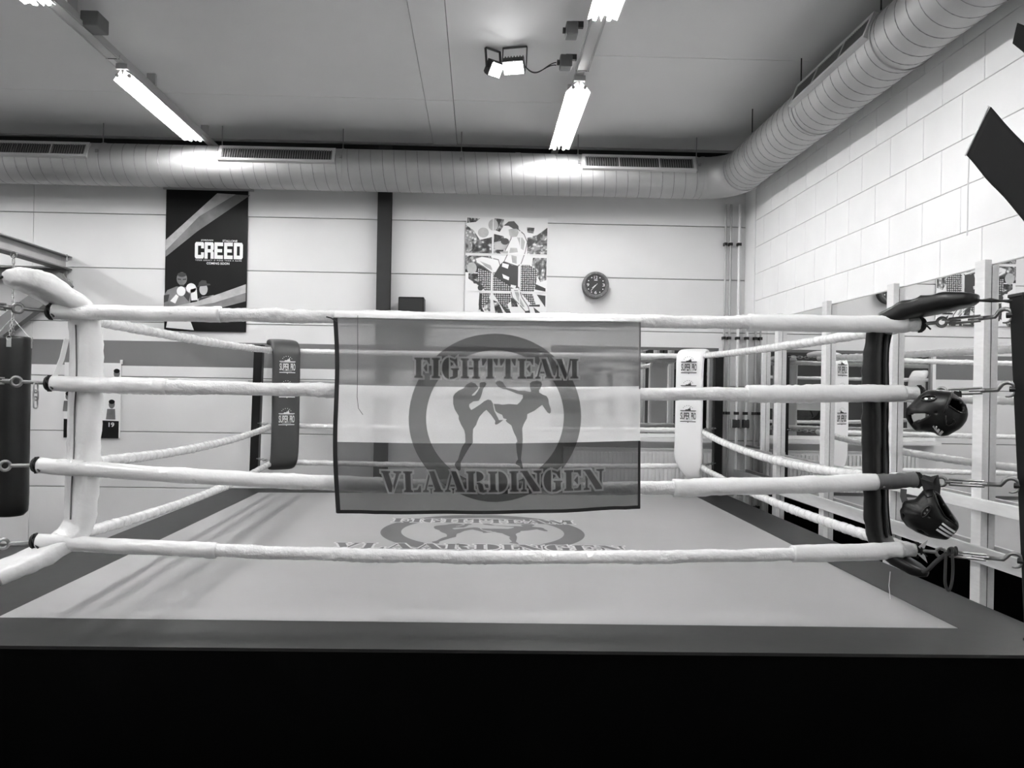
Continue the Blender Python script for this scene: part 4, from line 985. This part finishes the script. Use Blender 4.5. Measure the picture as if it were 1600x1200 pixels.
BLK = {'C': [[(0,.1),(.12,0),(.34,0),(.34,1),(.12,1),(0,.9)], [(.34,0),(.9,0),(1,.1),(1,.38),(.68,.38),(.68,.22),(.34,.22)], [(.34,1),(.9,1),(1,.9),(1,.62),(.68,.62),(.68,.78),(.34,.78)]],
       'R': [[(0,0),(.34,0),(.34,1),(0,1)], [(.34,.8),(.66,.8),(.66,.58),(.34,.58),(.34,.38),(.66,.38),(.66,0),(1,0),(1,.38),(.9,.48),(1,.58),(1,.9),(.9,1),(.34,1)]],
       'E': [[(0,0),(.34,0),(.34,1),(0,1)], [(.34,0),(.95,0),(.95,.22),(.34,.22)], [(.34,.4),(.85,.4),(.85,.6),(.34,.6)], [(.34,.78),(.95,.78),(.95,1),(.34,1)]],
       'D': [[(0,0),(.34,0),(.34,1),(0,1)], [(.34,0),(.88,0),(1,.12),(1,.88),(.88,1),(.34,1),(.34,.78),(.66,.78),(.66,.22),(.34,.22)]]}
q0 = px_box(466, 480, 790, 596); wl_ = (q0[2]-q0[0])/5.28
print_mesh('title_lettering', [[(q0[0]+wl_*(i*1.07+u), q0[1]+(q0[3]-q0[1])*v) for u, v in p] for i, ch in enumerate('CREED') for p in BLK[ch]], lambda x, y: pm(x, y, 3), M_INKW, t)
text_polys('JORDAN', px_box(505, 461, 588, 474), .02, lambda x, y: pm(x, y, 3), 'small_lettering', M_INKW, t)
text_polys('STALLONE', px_box(652, 461, 752, 476), .02, lambda x, y: pm(x, y, 3), 'small_lettering', M_INKW, t)
text_polys('YOUR LEGACY IS MORE THAN A NAME', px_box(470, 602, 782, 612), .0, lambda x, y: pm(x, y, 3), 'small_lettering', M_INKW, t, 1.3)
text_polys('COMING SOON', px_box(546, 620, 700, 636), .02, lambda x, y: pm(x, y, 3), 'small_lettering', M_INKW, t)
build('batten', MB().box((a.x-.03, Y-.012, a.z), (b.x+.06, Y+.01, a.z+.05)), M_BEAML, t)
# nine-sheet poster
a = P(728, 338, Y=Y); b = P(854, 497, Y=Y); pw, ph = b.x-a.x, a.z-b.z
t = thing('tiled_poster', 'nine-sheet drawing of a kickboxer before ornate scales beside the clock', 'poster', ((a.x+b.x)/2, Y, b.z))
mo = bpy.data.materials.new('ornament_print'); mo.use_nodes = True; nt = mo.node_tree; bs = nt.nodes['Principled BSDF']; bs.inputs['Roughness'].default_value = .5
tc = nt.nodes.new('ShaderNodeTexCoord'); vo = nt.nodes.new('ShaderNodeTexVoronoi'); vo.inputs['Scale'].default_value = 30; nz = nt.nodes.new('ShaderNodeTexNoise'); nz.inputs['Scale'].default_value = 5.5; nz.inputs['Detail'].default_value = 4; nz.inputs['Distortion'].default_value = 2.5
nt.links.new(tc.outputs['Object'], vo.inputs['Vector']); nt.links.new(tc.outputs['Object'], nz.inputs['Vector'])
r1 = nt.nodes.new('ShaderNodeValToRGB'); r1.color_ramp.elements[0].position = .42; r1.color_ramp.elements[0].color = (.03,.03,.03,1); r1.color_ramp.elements[1].position = .56; r1.color_ramp.elements[1].color = (.74,.74,.74,1)
e = r1.color_ramp.elements.new(.49); e.color = (.22,.22,.22,1)
r2 = nt.nodes.new('ShaderNodeValToRGB'); r2.color_ramp.elements[0].position = .25; r2.color_ramp.elements[0].color = (1,1,1,1); r2.color_ramp.elements[1].position = .55; r2.color_ramp.elements[1].color = (.35,.35,.35,1)
mxx = nt.nodes.new('ShaderNodeMix'); mxx.data_type = 'RGBA'; mxx.blend_type = 'MULTIPLY'; mxx.inputs[0].default_value = 1
nt.links.new(nz.outputs[0], r1.inputs[0]); nt.links.new(vo.outputs['Distance'], r2.inputs[0]); nt.links.new(r1.outputs[0], mxx.inputs[6]); nt.links.new(r2.outputs[0], mxx.inputs[7]); nt.links.new(mxx.outputs[2], bs.inputs['Base Color'])
# scale pattern
msn = bpy.data.materials.new('scale_print'); msn.use_nodes = True; nt = msn.node_tree; bs = nt.nodes['Principled BSDF']; tc = nt.nodes.new('ShaderNodeTexCoord'); mp_ = nt.nodes.new('ShaderNodeMapping'); mp_.inputs['Rotation'].default_value = (PI/2, 0, 0); mp_.inputs['Scale'].default_value = (44, 44, 44)
ck = nt.nodes.new('ShaderNodeTexVoronoi'); ck.voronoi_dimensions = '2D'; ck.inputs['Scale'].default_value = 1; ck.inputs['Randomness'].default_value = .15
rr_ = nt.nodes.new('ShaderNodeValToRGB'); rr_.color_ramp.elements[0].position = .28; rr_.color_ramp.elements[0].color = (.55,.55,.55,1); rr_.color_ramp.elements[1].position = .40; rr_.color_ramp.elements[1].color = (.02,.02,.02,1)
nt.links.new(tc.outputs['Object'], mp_.inputs[0]); nt.links.new(mp_.outputs[0], ck.inputs['Vector']); nt.links.new(ck.outputs['Distance'], rr_.inputs[0]); nt.links.new(rr_.outputs[0], bs.inputs['Base Color'])
us = [0, .333, .667, 1]; vv = [0, .258, .63, 1]
for i in range(3):
    for j in range(3):
        build('paper_sheet', MB().box((a.x+us[i]*pw+.003, Y-.0005*((i+j) % 2), b.z+vv[j]*ph+.003), (a.x+us[i+1]*pw-.003, Y+.006, b.z+vv[j+1]*ph-.003)), M_PAPER, t)
def c2(poly): return [((700+x/6-728)/126, 1-((320+y/6)-338)/159) for x, y in poly]
def p2(x, y, k=1): return Vector((a.x + min(max(x, 0), 1)*pw, Y - .001 - .0008*k, b.z + min(max(y, 0), 1)*ph))
def gapcut(polys):
    return polys
print_mesh('ornament_picture', [c2(p) for p in ([(170,190),(240,240),(300,330),(410,300),(412,460),(170,465)], [(428,270),(520,290),(520,462),(425,462)], [(735,300),(830,270),(918,200),(918,465),(735,465)], [(170,480),(405,480),(405,640),(170,640)], [(790,490),(915,490),(915,700),(860,720),(780,560)], [(200,650),(330,650),(340,800),(290,760),(200,700)])], lambda x, y: p2(x, y, 1), mo, t)
print_mesh('scales_picture', [c2(p) for p in ([(290,600),(405,640),(405,810),(350,810),(280,690)], [(425,640),(655,700),(655,815),(425,815)], [(680,560),(760,560),(830,610),(830,700),(800,815),(680,815)], [(320,835),(405,835),(390,900),(340,980),(300,1000),(300,900)], [(425,835),(590,835),(600,900),(560,940),(600,1030),(540,1010),(470,900)], [(690,835),(790,835),(820,930),(800,960)])], lambda x, y: p2(x, y, 2), msn, t)
print_mesh('dark_shapes', [c2(p) for p in ([(305,830),(330,850),(320,960),(350,1015),(320,1010),(298,950)], [(470,900),(610,1030),(570,1050)], [(555,1045),(700,1045),(700,1060),(555,1062)], [(820,740),(910,780),(910,810),(810,790)], [(830,840),(910,850),(910,960)], [(760,940),(860,935),(860,955),(760,955)], [(800,960),(850,1000),(870,1015),(820,1020)], [(232,700),(290,730),(330,720),(300,750),(250,745)], ell(312,785,25,28))], lambda x, y: p2(x, y, 3), M_POST1, t)
print_mesh('mid_shapes', [c2(p) for p in (ell(330,260,50,48), ell(420,185,45,55), [(430,350),(520,330),(570,380),(560,420),(440,420)], ell(230,600,45,55))], lambda x, y: p2(x, y, 3), M_POST3, t)
# generic kickboxer: head, torso, shorts, raised knee, standing leg
SKIN = [c2(p) for p in ([(580,230),(640,220),(700,270),(730,340),(715,430),(680,540),(650,570),(530,530),(560,460),(530,440),(560,380),(590,310)], [(265,510),(320,492),(405,505),(470,520),(500,620),(420,640),(340,580),(275,545)], [(590,790),(660,780),(690,870),(750,960),(760,1000),(730,1000),(670,930),(640,900),(610,870)])]
print_mesh('fighter_outline', [offset_poly(p, .010) for p in SKIN], lambda x, y: p2(x, y, 3.5), M_POST2, t)
print_mesh('fighter_skin', SKIN, lambda x, y: p2(x, y, 4), M_PAPER, t)
print_mesh('fighter_shading', [c2(p) for p in ([(640,300),(690,300),(715,340),(700,420),(670,400),(660,350)], [(580,400),(640,400),(650,440),(570,450)], [(590,470),(640,480),(640,550),(600,540)], [(300,530),(400,570),(430,630),(350,580)], [(620,800),(655,800),(680,880),(720,960),(700,960),(650,890)], [(480,440),(560,430),(560,455),(500,460)])], lambda x, y: p2(x, y, 4.5), M_POST3, t)
print_mesh('ornament_picture', [c2(p) for p in ([(430,120),(520,130),(510,200),(480,250),(430,230)], [(180,120),(300,125),(260,160),(180,170)], [(360,900),(405,880),(405,1010),(350,1000)], [(430,900),(480,920),(540,1060),(460,1060)], [(590,870),(640,900),(660,960),(600,960)], [(190,1030),(260,1030),(240,1065),(195,1060)], [(730,200),(800,205),(790,260),(735,250)])], lambda x, y: p2(x, y, .8), mo, t)
print_mesh('fighter_face', [c2(p) for p in ([(560,225),(640,215),(655,250),(640,290),(590,300),(570,280)],)], lambda x, y: p2(x, y, 5), M_POST3, t)
print_mesh('fighter_dark', [c2(p) for p in ([(515,190),(560,150),(610,145),(650,190),(655,225),(600,215),(560,190)], [(520,530),(600,565),(655,570),(655,780),(600,775),(430,670),(490,560)], [(722,1000),(768,992),(780,1075),(735,1075)], ell(530,340,38,32))], lambda x, y: p2(x, y, 5), M_POST1, t)
print_mesh('fighter_light', [c2(p) for p in ([(510,545),(570,560),(560,600),(505,580)], [(510,650),(575,680),(570,710),(520,690)], [(590,750),(640,760),(630,790),(590,775)])], lambda x, y: p2(x, y, 6), M_PAPER, t)
gl = MB()
for u in (.333, .667): gl.box((a.x+u*pw-.0045, Y-.0075, b.z), (a.x+u*pw+.0045, Y-.006, a.z))
for v in (.258, .63): gl.box((a.x, Y-.0075, b.z+v*ph-.0045), (b.x, Y-.006, b.z+v*ph+.0045))
build('paper_margin', gl, M_PAPER, t)
# event poster low at left
a = P(101, 566, Y=Y); b = P(187, 685, Y=Y); pw, ph = b.x-a.x, a.z-b.z
t = thing('event_poster', 'fight night poster half hidden behind the white corner pad', 'poster', ((a.x+b.x)/2, Y, b.z))
build('sheet', MB().box((a.x, Y, b.z), (b.x, Y+.01, a.z)), M_PAPER, t)
def p3(x, y, k=1): return Vector((a.x+x*pw, Y-.0008*k, b.z+y*ph))
print_mesh('dark_field', [[(0,0),(.98,0),(.98,.23),(0,.25)]], lambda x, y: p3(x, y), M_POSTB, t)
hd = []
for cx, cy in ((.93, .86), (.25, .80), (.5, .86), (.85, .45), (.08, .55)):
    hd += [ell(cx, cy, .055, .055), [(cx-.10, cy-.20), (cx+.07, cy-.20), (cx+.06, cy-.06), (cx-.08, cy-.06)]]
print_mesh('fighter_busts', hd, lambda x, y: p3(min(x, .99), y, 2), M_POST2, t)
print_mesh('hair', [ell(cx, cy+.035, .055, .03) for cx, cy in ((.93, .86), (.25, .80), (.5, .86), (.85, .45), (.08, .55))], lambda x, y: p3(min(x, .99), y, 3), M_POSTB, t)
text_polys('19', (.80, .15, .90, .21), .02, lambda x, y: p3(x, y, 2), 'lettering', M_INKW, t)
build('pin', MB().box((b.x-.005, Y-.01, a.z-.01), (b.x+.015, Y+.012, a.z+.035)), M_WHITE, t)
# clock
cc = P(930, 446, Y=8.06); R = 21*8.06/F
t = thing('wall_clock', 'round dark grey wall clock on the back wall', 'clock', cc)
mb = MB().cyl((cc.x, 8.03, cc.z), (cc.x, 8.098, cc.z), R*.97, 40); build('case', mb, M_DK, t, smooth=.8)
build('bezel', MB().torus((cc.x, 8.028, cc.z), (1,0,0), (0,0,1), R*.86, R*.14, 48, 10), M_GREY, t, smooth=True)
build('dial', MB().cyl((cc.x, 8.022, cc.z), (cc.x, 8.031, cc.z), R*.74, 40), M_DK, t, smooth=.8)
mk = []
for i in range(12):
    aa = PI/2 - 2*PI*i/12; r = R*.62
    if i % 3: mk.append(ell(cc.x+r*math.cos(aa), cc.z+r*math.sin(aa), R*.045, R*.045, 8))
print_mesh('hour_mark', mk, lambda x, y: Vector((x, 8.0215, y)), M_INKW, t)
for s, x, z in (('12', 0, .56), ('3', .58, 0), ('6', 0, -.56), ('9', -.58, 0)):
    wd = .09 if len(s) < 2 else .13
    text_polys(s, (cc.x+(x-wd)*R, cc.z+(z-.11)*R, cc.x+(x+wd)*R, cc.z+(z+.11)*R), .0, lambda p, q: Vector((p, 8.0215, q)), 'numeral', M_INKW, t)
bz = []
for i in range(12):
    aa = PI/2 - 2*PI*i/12; r = R*.87; bz.append(ell(cc.x+r*math.cos(aa), cc.z+r*math.sin(aa), R*.03, R*.05, 6))
print_mesh('bezel_mark', bz, lambda x, y: Vector((x, 8.009, y)), M_POST3, t)
hc = Vector((cc.x, 8.018, cc.z))
build('minute_hand', MB().beam(hc + Vector((.12*R, 0, .10*R)), hc + Vector((-.36*R, 0, -.44*R)), .004, .0015, side=(.77,0,-.63)), M_INKW, t)
build('hour_hand', MB().beam(hc, hc + Vector((-.27*R, -.002, -.24*R)), .006, .0015, side=(.7,0,-.7)), M_INKW, t)
print_mesh('maker_mark', [[(cc.x-.12*R, cc.z+.33*R), (cc.x+.12*R, cc.z+.33*R), (cc.x+.12*R, cc.z+.39*R), (cc.x-.12*R, cc.z+.39*R)]], lambda x, y: Vector((x, 8.0215, y)), M_INKW, t)
# loudspeaker
a = P(623, 464, Y=7.9); b = P(662, 541, Y=7.9)
t = thing('loudspeaker', 'black box loudspeaker on the back wall beside the steel column', 'loudspeaker', ((a.x+b.x)/2, 7.9, b.z))
bevel(build('cabinet', MB().box((a.x, 7.86, b.z), (b.x, 8.06, a.z)), M_BLACK, t), .01)
build('grille', MB().box((a.x+.015, 7.85, b.z+.02), (b.x-.015, 7.861, a.z-.02)), mat('speaker_mesh', .012, .6), t)
build('wall_bracket', MB().box(((a.x+b.x)/2-.03, 8.05, b.z+.1), ((a.x+b.x)/2+.03, 8.098, a.z-.1)), M_DK, t)
# thin shelf line low on the wall left
a = P(388, 594, Y=8.06); b = P(720, 600, Y=8.06)
t = build('cable_trunking', MB().box((a.x, 8.05, a.z-.018), (b.x, 8.1, a.z)), M_BEAML); tag(t, 'thin grey cable trunking on the back wall below the stripe', 'trunking')

# banner on the right wall --------------------------------------------
BXp = 2.50
t = thing('wall_banner', 'dark cloth banner with pale fringed edge hanging before the block wall', 'banner', (BXp, 3.4, 2.5))
def bgrid(name, A, B, Cc, Dd, m, x, amp=.012, n=14):
    vs = []
    for j in range(n+1):
        for i in range(n+1):
            u, v = i/n, j/n; p = (A.lerp(B, u)).lerp(Dd.lerp(Cc, u), v); p.x = x + amp*noise.noise(Vector((p.y*5, p.z*4, 2))); vs.append(p)
    fr_ = [(j*(n+1)+i, j*(n+1)+i+1, (j+1)*(n+1)+i+1, (j+1)*(n+1)+i) for j in range(n) for i in range(n)]
    o = build(name, MB().add(vs, fr_), m, t, smooth=True); s = o.modifiers.new('t', 'SOLIDIFY'); s.thickness = .003; return o
g = lambda px, py: P(px, py, X=BXp)
bgrid('dark_band', g(1552, 167), g(1640, 262), g(1640, 385), g(1515, 243), M_BAND, BXp-.015)
bgrid('dark_band', g(1597, 36), g(1660, 60), g(1660, 130), g(1590, 68), M_BAND, BXp-.015)
bgrid('white_cloth', g(1572, -60), g(1760, -150), g(1760, 330), g(1556, 330), M_BANW, BXp+.03) if False else None
build('fringed_hem', MB().tube([g(1551, 166) - Vector((.02,0,0)), g(1533, 205) - Vector((.02,0,0)), g(1514, 243) - Vector((.02,0,0))], .007, 6), M_BANW, t)
build('hanging_cord', MB().tube([g(1514, 243), g(1512, 300), g(1511, 368)], .004, 6), M_BANW, t)
